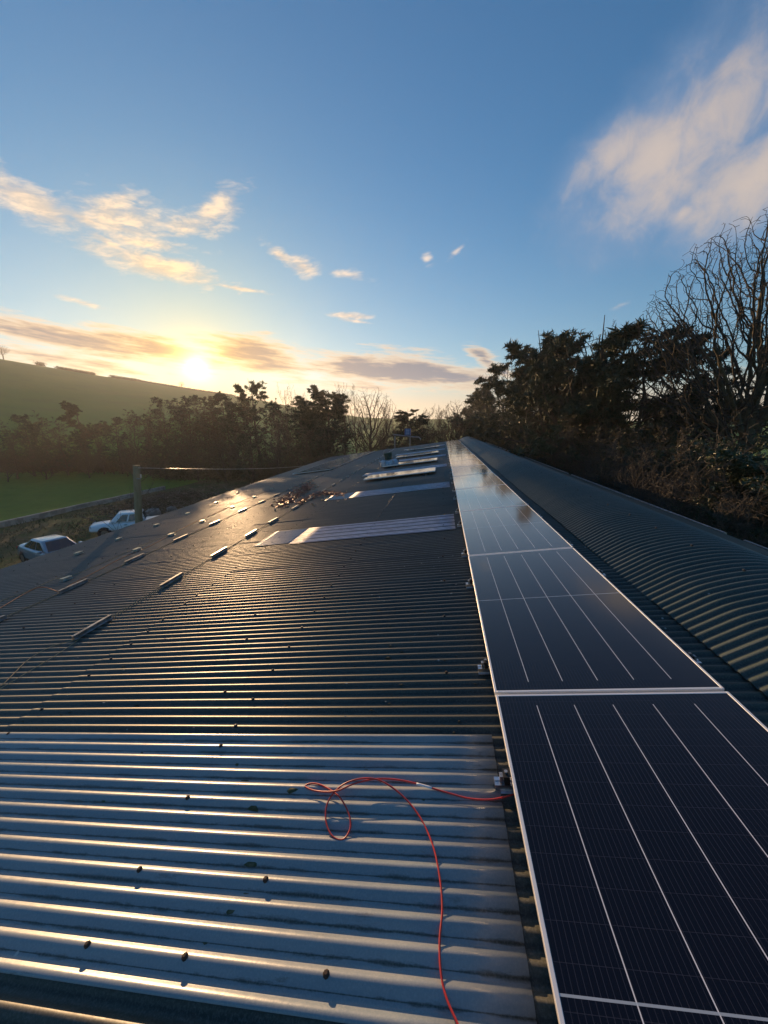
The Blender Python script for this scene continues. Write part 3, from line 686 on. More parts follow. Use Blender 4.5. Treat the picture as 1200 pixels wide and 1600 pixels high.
for k, (x, y) in enumerate(spots):
    if cl0 is None:
        cl0 = empty('metal_clamp', (0, 0, 0)); prof = [(-.02, 0), (.02, 0), (.02, .03), (.032, .03), (.032, .036), (.014, .036), (.014, .006), (-.014, .006), (-.014, .036), (-.032, .036), (-.032, .03), (-.02, .03)]
        MB().prism(prof, -.035, .035, lambda p, q, t_: (p, t_, q)).build('clamp_body', HB, cl0)
        MB().tube([(0, 0, .006), (0, 0, .045)], .006, 8).build('clamp_bolt', STEEL, cl0); o = cl0
    else: o = copy_tree(cl0)
    o.location = RW(*onroof(x, y), .05 if k < 12 else .012); o.rotation_euler = (random.uniform(-.6, .6), random.uniform(-.6, .6), random.uniform(0, 6))
    tag(o, 'bright metal clamp glinting in or beside the coppery heap', 'clamp', 'bright clamps in the heap')

# tub and tool bag on the second loose panel
tb = onroof(608, 723, .18)
bk = empty('bucket', RW(*tb, .14), 'dark green bucket standing in the tool bag up the roof', 'bucket', rot=RROT)
GRN = mat('green_plastic', (.02, .09, .07), .5)
def lathe(prof, n=20):
    V = []; Fq = []
    for r_, z in prof:
        for i in range(n): V.append((r_ * math.cos(6.2832 * i / n), r_ * math.sin(6.2832 * i / n), z))
    for k in range(len(prof) - 1):
        for i in range(n): Fq.append((k * n + i, k * n + (i + 1) % n, (k + 1) * n + (i + 1) % n, (k + 1) * n + i))
    return V, Fq
MB().add(*lathe([(.001, .20), (.17, .20), (.21, .50), (.225, .51), (.23, .53), (.215, .53), (.20, .50), (.16, .22), (.001, .22)])).build('tub', GRN, bk, True)
b = MB(); b.tube([(.215 * math.cos(a), 0.0, .52 + .2 * math.sin(a)) for a in np.linspace(.1, 3.04, 14)], .008, 6); b.build('handle', STEEL, bk)
tl = empty('tool_bag', RW(tb[0] - .05, tb[1], .03), 'pale blue and black open tool bag under the green bucket', 'bag', rot=RROT)
BAG = mat('pale_blue_fabric', (.30, .40, .52), .8, 0, (.55, .6, .65), 14)
V, Fq = lathe([(.001, 0), (.40, .0), (.44, .08), (.42, .22), (.33, .28), (.20, .26), (.001, .26)], 24)
V = [(x * (1 + .1 * math.sin(3 * math.atan2(y, x))), y * .7, z * (1 + .15 * math.sin(5 * math.atan2(y, x)))) for x, y, z in V]
MB().add(V, Fq).build('bag_body', BAG, tl, True)
for a in (.3, 1.2, 2.2, 3.3, 4.4, 5.3):
    b = MB(); c, s_ = math.cos(a), math.sin(a)
    b.tube([(.34 * c, .24 * s_, .2), (.45 * c, .33 * s_, .3), (.50 * c, .36 * s_, .16)], .028, 8); b.build('tool_handle', BLACK if a < 3 else ALU, tl, True)
# blue box on a beam on thin posts beyond the roof end
BLUE = mat('blue_paint', (.03, .12, .32), .5, 0, (.05, .16, .38), 8)
g0 = depth(633, 690, 41.5)
gr = empty('gantry', (g0[0], g0[1], 0), 'blue box on a horizontal beam carried by thin posts beyond the roof end', 'gantry')
def gp(x, y): q = depth(x, y, 41.5) - np.array(gr.location); return q
for x in (617, 641):
    q = gp(x, 681); b = MB(); b.box(q[0] - .045, q[0] + .045, -.045, .045, 0, q[2]); b.build('post', STEEL, gr)
q1, q2 = gp(614, 679), gp(648, 683)
b = MB(); b.tube([q1, q2, gp(654, 683), gp(657, 685.5), gp(657, 688)], .06, 8); b.build('beam', STEEL, gr, True)
q = gp(637, 681); b = MB(); b.box(q[0] - .32, q[0] + .32, q[1] - .2, q[1] + .2, q[2] + .05, q[2] + .78); b.build('blue_box', BLUE, gr)
b = MB()
for k in range(3): b.box(q[0] - .2, q[0] + .2, q[1] - .215, q[1] - .202, q[2] + .18 + k * .2, q[2] + .26 + k * .2)
b.build('box_stripe', mat('pale_blue_paint', (.3, .45, .6), .5), gr)

# ------------------------------------------------------------------ pole and wires
PO = mat('pole_timber', (.19, .155, .08), .9, 0, (.27, .22, .13), 4, .4, 20, stretch=(1, 1, .15))
pt = depth(211, 727, 13.0)
pole = empty('utility_pole', (pt[0] + .08, pt[1], 0), 'thick round wooden pole standing just beyond the roof eave', 'pole')
b = MB(); H = pt[2]; b.tube([(-.75, 0, 0), (-.39, 0, H * .5), (-.03, 0, H - .02), (-.03, 0, H)], [.14, .125, .112, .102], 14); b.build('shaft', PO, pole, True)
MB().add(*lathe([(.001, H - .42), (.022, H - .42), (.03, H - .38), (.018, H - .35), (.028, H - .32), (.001, H - .30)], 10)).build('insulator', mat('porcelain', (.6, .58, .5), .3), pole, True).location = (.14, -.06, 0)
b = MB(); b.box(.0, .16, -.12, -.08, H - .47, H - .43); b.build('insulator_arm', STEEL, pole)
def wire(name, p0, p1, sag, r, label):
    s = np.linspace(0, 1, 30)[:, None]; P = np.array(p0) * (1 - s) + np.array(p1) * s; P[:, 2] -= sag * 4 * (s * (1 - s))[:, 0]
    rt = empty(name, p0, label, 'wire', 'wires from the pole'); MB().tube(P - P[0], r, 6).build('conductor', ALUD, rt, True)
wire('overhead_wire', depth(216, 731, 12.95), depth(560, 706, 62), .9, .010, 'sunlit overhead wire running from the pole to the far trees')
# brash heap behind the pole, rubble
def leaf_cloud(n, cx, cy, cz, sx, sy, sz, size, rg):
    """n small quads in an ellipsoid-ish volume"""
    C = rg.normal(0, 1, (n, 3)); C /= np.linalg.norm(C, axis=1, keepdims=True); C *= (rg.random((n, 1)) ** .45)
    C = C * (sx, sy, sz) + (cx, cy, cz); return quads(C, size, rg)
def quads(C, size, rg, elong=1.6):
    n = len(C); a = rg.normal(0, 1, (n, 3)); a /= np.linalg.norm(a, axis=1, keepdims=True); b_ = rg.normal(0, 1, (n, 3)); b_ = np.cross(a, b_); b_ /= np.linalg.norm(b_, axis=1, keepdims=True)
    s = size * rg.uniform(.5, 1.4, (n, 1)); a = a * s * elong; b_ = b_ * s * .55
    V = np.stack([C - a, C - b_ * .9, C + a, C + b_], 1).reshape(-1, 3)
    return V, np.arange(4 * n).reshape(n, 4)

# ------------------------------------------------------------------ trees
def grow(seed, H, r0, spec, lean=(0, 0), k0=12, wob0=.02, taper=.95):
    """spec rows: (children per parent, t0, t1, angle, length ratio, wobble, points, sides, upward pull)"""
    rg = np.random.default_rng(seed); z = np.linspace(0, 1, k0)
    P = np.stack([lean[0] * z ** 1.5 * H, lean[1] * z ** 1.5 * H, z * H], 1); P[1:, :2] += np.cumsum(rg.normal(0, wob0 * H, (k0 - 1, 2)), 0) * .6
    P = P[None]; Rr = (r0 * (1 - taper * z ** .8))[None]; Ln = np.array([H]); lv = [(P, Rr, 10)]
    for (m, t0, t1, ang, ratio, wob, k, sides, upp) in spec:
        n = len(P); kk = P.shape[1]
        tt = t0 + (t1 - t0) * ((np.arange(m) + rg.random((n, m))) / m); fi = tt * (kk - 1); i0 = np.clip(fi.astype(int), 0, kk - 2); fr = (fi - i0)[..., None]
        ar = np.arange(n)[:, None]
        base_ = P[ar, i0] * (1 - fr) + P[ar, i0 + 1] * fr; rb = Rr[ar, i0] * (1 - fr[..., 0]) + Rr[ar, i0 + 1] * fr[..., 0]
        tg = P[ar, i0 + 1] - P[ar, i0]; tg /= np.linalg.norm(tg, axis=2, keepdims=True) + 1e-9
        q = rg.normal(0, 1, tg.shape); q = np.cross(tg, q); q /= np.linalg.norm(q, axis=2, keepdims=True) + 1e-9
        an = np.radians(ang * rg.uniform(.7, 1.3, (n, m, 1))); dr = tg * np.cos(an) + q * np.sin(an)
        L = Ln[:, None] * ratio * rg.uniform(.6, 1.2, (n, m)) * (1.15 - .65 * (tt - t0) / max(t1 - t0, .01))
        base_ = base_.reshape(-1, 3); dr = dr.reshape(-1, 3); L = L.ravel(); rb = rb.ravel()
        pts = [base_]; cur = dr
        for s in range(k - 1):
            cur = cur + rg.normal(0, wob, cur.shape) + np.array([0, 0, upp]) * .5; cur /= np.linalg.norm(cur, axis=1, keepdims=True)
            pts.append(pts[-1] + cur * (L / (k - 1))[:, None])
        P = np.stack(pts, 1); z = np.linspace(0, 1, k)
        rc = np.minimum(rb * .62, np.maximum(L * .022, .0035)); Rr = rc[:, None] * (1 - .86 * z[None]); Ln = L; lv.append((P, Rr, sides))
    return lv
def fuse(parts):
    V = []; Fq = []; n = 0
    for v, f_ in parts: V.append(v); Fq.append(f_ + n); n += len(v)
    return np.concatenate(V), np.concatenate(Fq)
def make_tree(name, seed, H, r0, spec, trunk_levels=2, leaves=None, bark=BARK, twig=TWIG, leafm=LEAFD, minr=0.0, **kw):
    lv = grow(seed, H, r0, spec, **kw); rg = np.random.default_rng(seed + 99)
    root = empty(name, (0, 0, 0))
    V, Fq = fuse([tubes(P, np.maximum(Rr, minr), s) for P, Rr, s in lv[:trunk_levels]]); mesh('trunk', V, Fq, bark, root, True)
    if len(lv) > trunk_levels and not (leaves and leaves.get('only')):
        V, Fq = fuse([tubes(P, np.maximum(Rr, minr), s) for P, Rr, s in lv[trunk_levels:]])
        mesh('branches' if leaves else 'crown', V, Fq, twig, root, False)
    if leaves:
        P = lv[leaves.get('lvl', -1)][0]; n = leaves['n']
        i = rg.integers(0, len(P), n); f_ = rg.random(n) ** .6 * (P.shape[1] - 1.001); a = f_.astype(int); w_ = (f_ - a)[:, None]
        C = P[i, a] * (1 - w_) + P[i, a + 1] * w_ + rg.normal(0, leaves['spread'], (n, 3)) * (1, 1, .5)
        V, Fq = quads(C, leaves['size'], rg, leaves.get('el', 1.6)); mesh('crown', V, Fq, leafm, root)
    zz = np.concatenate([P[..., 2].ravel() for P, _, _ in lv]); return root, float(np.percentile(zz, 99.9))
def colon_tree(name, seed, H, fork, rad, npts, step, kill, bark=BARK, twig=TWIG, tip=.008, bend=(0, 0), low=.6, tr=None, expo=2.45):
    """branches grown towards scattered points of the crown volume; radii follow the pipe rule"""
    rg = np.random.default_rng(seed)
    q = rg.normal(0, 1, (npts * 2, 3)); q /= np.linalg.norm(q, axis=1, keepdims=True); q *= (rg.random((npts * 2, 1)) ** .42)
    cz = (fork + .3 + H) / 2; hz = (H - fork - .3) / 2
    pts = q * (rad, rad, hz) + (0, 0, cz)
    lump = np.sin(pts[:, 0] * 1.7 + seed) * np.sin(pts[:, 1] * 1.5) * np.sin(pts[:, 2] * 1.3 + 1); pts = pts[lump > -.42][:npts]
    nodes = []; par = []
    n0 = int(fork / step)
    for k_ in range(n0 + 1):
        f_ = k_ / n0; nodes.append((bend[0] * math.sin(f_ * 2.6) * f_ + .04 * math.sin(k_ * .7), bend[1] * f_ + .04 * math.cos(k_ * .5), fork * f_)); par.append(k_ - 1)
    pts[:, :2] += np.array(nodes[-1])[:2]
    N = np.array(nodes); par = list(par); A0 = int(n0 * low)
    dmin = np.full(len(pts), 1e9); near_ = np.zeros(len(pts), int); alive = np.ones(len(pts), bool)
    new = np.arange(A0, len(N))
    N = list(N)
    for it in range(400):
        if len(new) == 0 or not alive.any(): break
        Q = np.array([N[i_] for i_ in new]); ai = np.where(alive)[0]
        dd = np.linalg.norm(pts[ai, None] - Q[None], axis=2); m_ = dd.min(1); am = new[dd.argmin(1)]
        b_ = m_ < dmin[ai]; dmin[ai[b_]] = m_[b_]; near_[ai[b_]] = am[b_]
        alive &= ~(dmin < kill)
        ai = np.where(alive)[0]
        if len(ai) == 0: break
        own, inv = np.unique(near_[ai], return_inverse=True); P0 = np.array([N[i_] for i_ in own])
        v_ = pts[ai] - np.array(N)[near_[ai]]; v_ /= np.linalg.norm(v_, axis=1, keepdims=True)
        acc = np.zeros((len(own), 3)); np.add.at(acc, inv, v_); acc += rg.normal(0, .30, acc.shape); acc[:, 2] += .0 * np.abs(acc[:, 2])
        acc /= np.linalg.norm(acc, axis=1, keepdims=True) + 1e-9
        prev = np.array([N[o_] - N[par[o_]] if par[o_] >= 0 else (0, 0, step) for o_ in own]) / step
        acc = acc * .62 + prev * .38 + rg.normal(0, .13, acc.shape); acc /= np.linalg.norm(acc, axis=1, keepdims=True) + 1e-9
        # stop nodes that only shuffle about
        new = np.arange(len(N), len(N) + len(own)); N += list(P0 + acc * step); par += list(own)
        if len(N) > 42000: break
    N = np.array(N); par = np.array(par); n = len(N); r_ = np.zeros(n); acc = np.zeros(n)
    for i_ in range(n - 1, -1, -1):
        r_[i_] = tip if acc[i_] == 0 else acc[i_] ** (1 / expo)
        if par[i_] >= 0: acc[par[i_]] += (r_[i_]) ** expo
    if tr: r_ = np.where(r_ > tip * 1.5, tip + (r_ - tip) * (tr - tip) / (r_[0] - tip), r_)
    r_[:8] *= np.linspace(1.35, 1.02, 8)
    i_ = np.arange(1, n); P = np.stack([N[par[i_]], N[i_]], 1)
    Rr = np.stack([np.minimum(r_[par[i_]], r_[i_] * 1.35), r_[i_]], 1); P[:, 1] += (P[:, 1] - P[:, 0]) * .12
    big_ = Rr[:, 1] > .05 * H / 15; root = empty(name, (0, 0, 0))
    V, Fq = tubes(P[big_], Rr[big_], 10); mesh('trunk', V, Fq, bark, root, True)
    V, Fq = tubes(P[~big_], Rr[~big_], 4); mesh('crown', V, Fq, twig, root, True)
    return root, H
T0 = {}
T0['pine1'] = make_tree('pine_tree', 11, 10, .22, [(28, .2, .98, 70, .32, .18, 7, 5, .16), (9, .2, 1, 46, .42, .2, 5, 3, .12), (6, .1, 1, 42, .5, .2, 4, 3, .1)], 2, dict(n=19000, spread=.05, size=.052, el=3.4), leafm=LEAFD, wob0=.012)
T0['pine2'] = make_tree('pine_tree', 12, 10, .22, [(20, .1, .98, 74, .38, .16, 8, 5, .10), (10, .3, 1, 52, .40, .2, 5, 3, .10), (6, .1, 1, 42, .5, .22, 4, 3, .1)], 2, dict(n=22000, spread=.055, size=.052, el=3.2), leafm=LEAFD, wob0=.015)
T0['pine3'] = make_tree('pine_tree', 13, 10, .20, [(12, .32, .97, 76, .38, .16, 9, 5, .09), (10, .4, 1, 52, .36, .22, 5, 3, .08), (6, .1, 1, 42, .5, .22, 4, 3, .1)], 2, dict(n=10000, spread=.05, size=.050, el=3.4), leafm=LEAFD, wob0=.02)
T0['spruce'] = make_tree('spruce_tree', 14, 10, .18, [(60, .06, .97, 82, .30, .08, 5, 4, -.02), (8, .2, 1, 50, .3, .1, 3, 3, 0)], 2, dict(n=40000, spread=.08, size=.045, el=2.2), leafm=LEAFD, wob0=.004)
T0['bare1'] = colon_tree('bare_tree', 21, 10, 3.0, 2.9, 2400, .16, .26, tip=.0085, tr=.19, low=.8)
T0['bare2'] = make_tree('bare_tree', 22, 10, .15, [(16, .18, .95, 34, .40, .14, 8, 6, .35), (8, .2, 1, 38, .45, .16, 6, 4, .3), (8, .15, 1, 36, .45, .2, 4, 3, .2), (4, .2, 1, 38, .5, .2, 3, 3, .1)], 2, minr=.004)
T0['bare3'] = make_tree('bare_tree', 23, 10, .13, [(12, .3, .95, 26, .45, .1, 8, 5, .4), (8, .2, 1, 30, .4, .14, 5, 3, .3), (7, .2, 1, 34, .45, .18, 4, 3, .2)], 2, minr=.005)
T0['scrub1'] = make_tree('scrub_tree', 31, 10, .16, [(22, .05, .95, 48, .42, .2, 7, 5, .22), (10, .15, 1, 48, .42, .22, 5, 3, .15), (7, .15, 1, 45, .45, .2, 3, 3, .1)], 2, dict(n=2500, spread=.07, size=.06, el=2), leafm=LEAFB, minr=.006)
T0['scrub2'] = make_tree('scrub_tree', 32, 10, .16, [(24, .04, .95, 55, .40, .2, 7, 5, .2), (10, .15, 1, 48, .42, .22, 5, 3, .12), (6, .15, 1, 45, .45, .2, 3, 3, .1)], 2, dict(n=7000, spread=.10, size=.06, el=2), leafm=LEAFD, minr=.006)
T0['bush'] = make_tree('twiggy_bush', 33, 10, .12, [(30, .0, .9, 50, .62, .2, 8, 5, .12), (10, .15, 1, 42, .42, .24, 6, 3, .05), (8, .15, 1, 42, .45, .24, 4, 3, -.05)], 2, minr=.008, wob0=.05)
T0['ever'] = make_tree('evergreen_bush', 34, 10, .2, [(34, .0, .95, 60, .46, .15, 6, 5, .15), (9, .1, 1, 50, .42, .2, 4, 3, .1)], 2, dict(n=50000, spread=.10, size=.05, el=1.8), leafm=IVY)
TREE_KIDS = {}
used = set()
def place(kind, x, y, z, H, label, cat='tree', group=None, rot=None, wid=1.0):
    o, h0 = T0[kind]
    if kind in used: o = copy_tree(o)
    used.add(kind)
    s = H / h0; o.location = (x, y, z); o.scale = (s * wid, s * wid, s); o.rotation_euler = (0, 0, random.uniform(0, 6.28) if rot is None else rot)
    return tag(o, label, cat, group)
def tree_px(kind, px, topy, rng_, label, group=None, wid=1.0, cat='tree'):
    r = ray(px, topy); k = rng_ / math.hypot(r[0], r[1]); p = CAM + r * k; gz = float(land_z(p[0], p[1])) if rng_ > 95 else 0.0
    return place(kind, p[0], p[1], gz - .1, p[2] - gz + .1, label, cat, group, wid=wid)
GL = 'trees of the brown wood beyond the field'
wood_l = 'brown leafless tree in the dense wood beyond the field'
for px, ty, rg_, kd in [(-150, 690, 84, 'scrub1'), (-110, 675, 80, 'scrub2'), (-60, 668, 86, 'scrub1'), (-25, 660, 84, 'scrub2'), (8, 655, 82, 'scrub1'), (35, 648, 84, 'scrub2'), (62, 642, 86, 'scrub1'), (90, 652, 82, 'scrub1'), (150, 662, 80, 'scrub1'), (178, 652, 80, 'scrub2'), (205, 640, 78, 'scrub1'), (228, 632, 78, 'scrub1'), (252, 622, 76, 'scrub2'), (272, 630, 74, 'scrub1'), (292, 618, 74, 'scrub2'), (318, 622, 72, 'scrub1'), (338, 616, 70, 'scrub1'), (360, 616, 68, 'scrub2'), (382, 622, 66, 'scrub1'), (425, 622, 62, 'scrub1'), (455, 630, 60, 'scrub1'), (478, 628, 58, 'scrub2'), (300, 660, 64, 'scrub1'), (250, 675, 68, 'scrub2'), (345, 665, 60, 'scrub1'), (390, 665, 55, 'scrub2'), (430, 665, 52, 'scrub1'), (470, 660, 50, 'scrub1'), (505, 655, 50, 'scrub2'), (540, 658, 50, 'scrub1'), (575, 662, 50, 'scrub1'), (200, 690, 72, 'scrub1'), (130, 690, 76, 'scrub1'), (60, 690, 78, 'scrub2'), (0, 695, 78, 'scrub1')]:
    where = 'at the far left edge of the wood beyond the field' if px < 40 else ('in the wood beyond the field, above the parked vehicles' if px < 220 else ('in the wood on the hill side under the sun' if px < 350 else 'at the end of the wood close to the roof eave'))
    tree_px(kd, px, ty, rg_ * .92, ('bushy dark ' if kd == 'scrub2' else 'brown leafless ') + 'tree ' + where, 'trees ' + where, 1.35)
tree_px('pine2', 122, 628, 78, 'round-headed dark tree standing up against the green hill', wid=1.3)
tree_px('pine3', 405, 597, 60, 'ragged pine topping the wood just right of the sun')
tree_px('pine2', 350, 612, 68, 'low ragged evergreen under the sun', wid=1.2)
tree_px('pine1', 508, 606, 52, 'bushy dark conifer left of the tall bare trees', wid=1.5)
tree_px('pine1', 490, 620, 53, 'lower dark conifer beside the bushy one', wid=1.4)
tree_px('spruce', 637, 640, 52, 'small dark spruce behind the blue box', wid=1.2)
tree_px('spruce', 651, 646, 55, 'smaller spruce right of the blue box', wid=1.3)
for px, ty, rg_, kd, lb in [(445, 598, 60, 'bare3', 'slim bare tree between the ragged pine and the conifer'), (470, 610, 58, 'bare3', 'short slim bare tree left of the bushy conifer'), (532, 596, 52, 'bare3', 'tall pale bare tree, left one of the trio in the middle'), (549, 598, 52, 'bare3', 'tall pale bare tree, middle one of the trio'), (580, 603, 48, 'bare1', 'wide bare tree with fan of twigs above the roof'), (601, 618, 48, 'bare2', 'lower bare tree right of the fan-shaped one'), (430, 640, 46, 'bare2', 'pale saplings beside the roof edge')]:
    tree_px(kd, px, ty, rg_, lb)
for px, ty in [(672, 630), (690, 626), (706, 634), (722, 622), (662, 645), (740, 630), (620, 655), (600, 650)]:
    tree_px(random.choice(['bare1', 'bare2']), px, ty, random.uniform(52, 60), 'brown bare tree in the thicket beyond the roof end', 'bare trees beyond the roof end', 1.1)
for px, ty in [(690, 655), (715, 652), (665, 662), (640, 668), (600, 668)]:
    tree_px('scrub1', px, ty, random.uniform(50, 56), 'dense brown thicket tree beyond the roof end', 'thicket trees beyond the roof end', 1.5)
# right hand side wood
for px, ty, rg_, kd, wd, lb in [(752, 604, 72, 'pine2', 1.3, 'dark pine at the far end of the curved ridge'), (740, 625, 76, 'pine1', 1.3, 'low pine nearest the roof end'), (775, 606, 68, 'pine2', 1.3, 'dark pine second from the roof end'), (795, 562, 66, 'bare1', 1.0, 'pale sunlit bare tree above the far pines'), (768, 590, 72, 'bare2', .9, 'small pale bare tree above the roof end'),
                               (812, 582, 55, 'pine1', 1.35, 'dense dark pine left of the ragged group'), (835, 562, 44, 'pine3', 1.2, 'ragged pine left of the tall ones'), (858, 542, 33, 'pine2', 1.1, 'dark pine with a rounded shoulder'), (882, 522, 31, 'pine3', 1.1, 'ragged pine top left of the bare twigs'), (905, 524, 29, 'pine1', 1.1, 'bushy pine behind the twiggy tree'),
                               (945, 503, 26, 'bare1', 1.1, 'bare tree with a fine fan of twigs among the pines'), (925, 512, 27, 'bare2', .9, 'slim bare tree among the pines'), (985, 512, 24, 'pine3', 1.1, 'flat-topped ragged pine beside the big bare tree'), (1005, 520, 25, 'pine3', .9, 'smaller ragged pine beside the flat-topped one'), (1045, 545, 27, 'pine3', 1.2, 'tall pine whose boughs reach behind the big bare tree'), (965, 560, 23, 'pine2', 1.2, 'dense lower pine under the fan of twigs'), (1060, 640, 22, 'pine2', 1.2, 'dense lower pine behind the big bare tree'), (1130, 690, 24, 'pine2', 1.2, 'dark pine at the foot of the big bare tree'), (1110, 600, 30, 'bare2', 1.0, 'bare tree behind the big one')]:
    tree_px(kd, px, ty, rg_, lb, wid=wd)
GR = 'evergreen bushes along the right side of the shed'
for px, ty, rg_ in [(1215, 690, 15), (1150, 715, 17), (1090, 700, 18), (1030, 690, 20), (985, 670, 22), (940, 650, 25), (900, 640, 28), (865, 635, 31), (835, 635, 38), (808, 640, 46), (785, 645, 54), (765, 655, 60), (1280, 700, 14), (1340, 720, 13), (1180, 790, 12.5), (1100, 780, 14), (745, 650, 53)]:
    tree_px('ever', px, ty, rg_, 'dark evergreen bush ' + ('by the foot of the big bare tree at the right edge' if px > 1080 else ('in the thicket under the ragged pines, right of the shed' if px > 890 else 'low in the thicket near the far end of the curved ridge')), GR + (' near the big tree' if px > 1080 else (' under the pines' if px > 890 else ' near the far end')), 1.25, 'bush')
for px, ty, rg_, lb in [(985, 690, 15.5, 'tangled brown bush of bare twigs behind the curved ridge'), (1075, 640, 13.5, 'arching tangle of sunlit bare twigs below the big tree'), (905, 650, 21, 'twiggy brown bush farther along the ridge'), (850, 640, 26, 'small twiggy bush near the far pines'), (1180, 720, 11.5, 'dark twiggy bush at the right edge'), (1030, 665, 15, 'arching grey-brown bush left of the big trunk'), (1120, 690, 12.5, 'tangled bush right under the big trunk'), (945, 665, 18, 'brown twig tangle under the flat-topped pine')]:
    tree_px('bush', px, ty, rg_, lb, wid=.9, cat='bush')
for px, ty, rg_ in [(1040, 640, 19), (1000, 625, 20), (950, 620, 22), (900, 610, 25), (870, 605, 30)]:
    tree_px('scrub1', px, ty, rg_, 'brown twiggy tree filling the thicket right of the shed', 'twiggy trees in the right thicket', 1.1)
# the big bare tree
big, hb_ = colon_tree('big_bare_tree', 5, 14.9, 6.2, 4.3, 12500, .115, .16, bark=BARKG, twig=TWIGD, tip=.0062, bend=(.35, -.1), low=.8, tr=.30)
bp = ray(1135, 790); kk = 20.0 / math.hypot(bp[0], bp[1]); bp = CAM + bp * kk
big.location = (bp[0], bp[1], 0); big.rotation_euler = (0, 0, 0)
tag(big, 'very tall bare tree with sunlit mossy trunk, largest at the right edge', 'tree')
# ivy and foliage at its foot
V, Fq = leaf_cloud(9000, 0, 0, 2.2, 1.0, 1.0, 3.4, .055, rng)
iv = mesh('ivy_clump', V, Fq, IVY, None, loc=(bp[0] - .2, bp[1] - .2, 0)); tag(iv, 'dark ivy smothering the foot of the big bare tree', 'ivy')
# undergrowth masses (uncountable)
def undergrowth(name, path, n, hgt, wdt, size, m, label, seed):
    rg = np.random.default_rng(seed); path = np.array(path, float)
    t_ = rg.random(n) * (len(path) - 1); i = t_.astype(int); f_ = (t_ - i)[:, None]; P = path[i] * (1 - f_) + path[i + 1] * f_
    z = rg.random(n) ** 1.1 * (hgt * (.72 + .28 * np.sin(t_ * 9) * np.cos(t_ * 23)))
    C = np.stack([P[:, 0] + rg.normal(0, wdt, n), P[:, 1] + rg.normal(0, wdt, n), z], 1); V, Fq = quads(C, size, rg)
    o = mesh(name, V, Fq, m); return tag(o, label, 'undergrowth', kind='stuff')
gp_ = [ground(x, y)[:2] for x, y in ((-120, 742), (0, 736), (100, 736), (200, 736), (280, 741))]
undergrowth('undergrowth', gp_ + [(-38, 50), (-27, 50), (-18, 52), (-6, 50), (4, 48), (12, 44)], 60000, 3.4, 1.6, .14, LEAFB, 'brown bramble undergrowth along the foot of the wood', 41)
undergrowth('undergrowth', [(13, 46), (12, 34), (11.5, 24), (11, 16), (12, 9), (14, 5), (17, 0)], 90000, 4.2, 1.3, .10, LEAFD, 'dark undergrowth along the right side of the shed', 42)
undergrowth('undergrowth', [(14.5, 46), (14.5, 30), (14.5, 18), (16.5, 9), (19.5, 3)], 60000, 5.5, 1.2, .16, LEAFD, 'dark thicket behind the right hand undergrowth', 43)
# brash, sapling, rubble near the pole
bc_ = ground(262, 790)
br = empty('brash_heap', (bc_[0], bc_[1], 0), 'heap of cut brown brash behind the wooden pole', 'heap'); br['kind'] = 'stuff'
rg = np.random.default_rng(3); n = 900
C = rg.normal(0, 1, (n, 3)) * (2.6, 4.0, .0); C[:, 2] = rg.random(n) * 1.3 * np.exp(-(C[:, 0] / 3.2) ** 2 - (C[:, 1] / 5) ** 2); Dv = rg.normal(0, 1, (n, 3)) * (1, 1, .35); Dv /= np.linalg.norm(Dv, axis=1, keepdims=True)
Ln = rg.uniform(.3, 1.2, (n, 1)); Pm = C + Dv * Ln * .5 + rg.normal(0, .08, (n, 3)); P = np.stack([C, Pm, C + Dv * Ln], 1); P[:, :, 2] = np.abs(P[:, :, 2]) + .02
V, Fq = tubes(P, np.full((n, 3), .02) * rg.uniform(.5, 1.6, (n, 1)), 4); mesh('sticks', V, Fq, mat('brash', (.13, .085, .055), .9, 0, (.22, .18, .14), 1), br)
V, Fq = leaf_cloud(5000, 0, 0, .3, 4, 5.5, .8, .07, rg); V[:, 2] = np.abs(V[:, 2]); mesh('litter', V, Fq, LEAFB, br)
sp_ = depth(205, 806, 15.5)
sap = make_tree('sapling', 61, 4.6, .03, [(7, .35, .95, 45, .42, .12, 6, 4, .1), (5, .3, 1, 40, .4, .14, 4, 3, .1)], 1, minr=.006, twig=TWIG)[0]
sap.location = (sp_[0] + .3, sp_[1], 0.0); sap.scale = (1.0, 1.0, 1.22); tag(sap, 'thin bare sapling with few twigs beside the wooden pole', 'sapling')
ROCK = mat('pale_stone', (.30, .28, .25), .9, 0, (.16, .15, .13), 2, .5, 6)
for k, (x, y, s) in enumerate([(240, 806, .7), (268, 800, .55), (228, 812, .4)]):
    c = ground(x, y); V, Fq = lathe([(.01, s * .9), (s * .6, s * .75), (s * .95, s * .35), (s, 0)], 14)
    V = [(a * (1 + .18 * math.sin(a * 7 + k)), b_ * (1 + .2 * math.cos(b_ * 6)), z * (1 + .15 * math.sin(a * 9))) for a, b_, z in V]
    o = mesh('boulder', V, [tuple(reversed(f_)) for f_ in Fq], ROCK, None, False, (c[0], c[1], 0.04)); tag(o, ['largest pale boulder right of the white pickup', 'pale boulder farthest behind the pole', 'smallest pale boulder tight behind the pole'][k], 'boulder', 'boulders behind the pole')
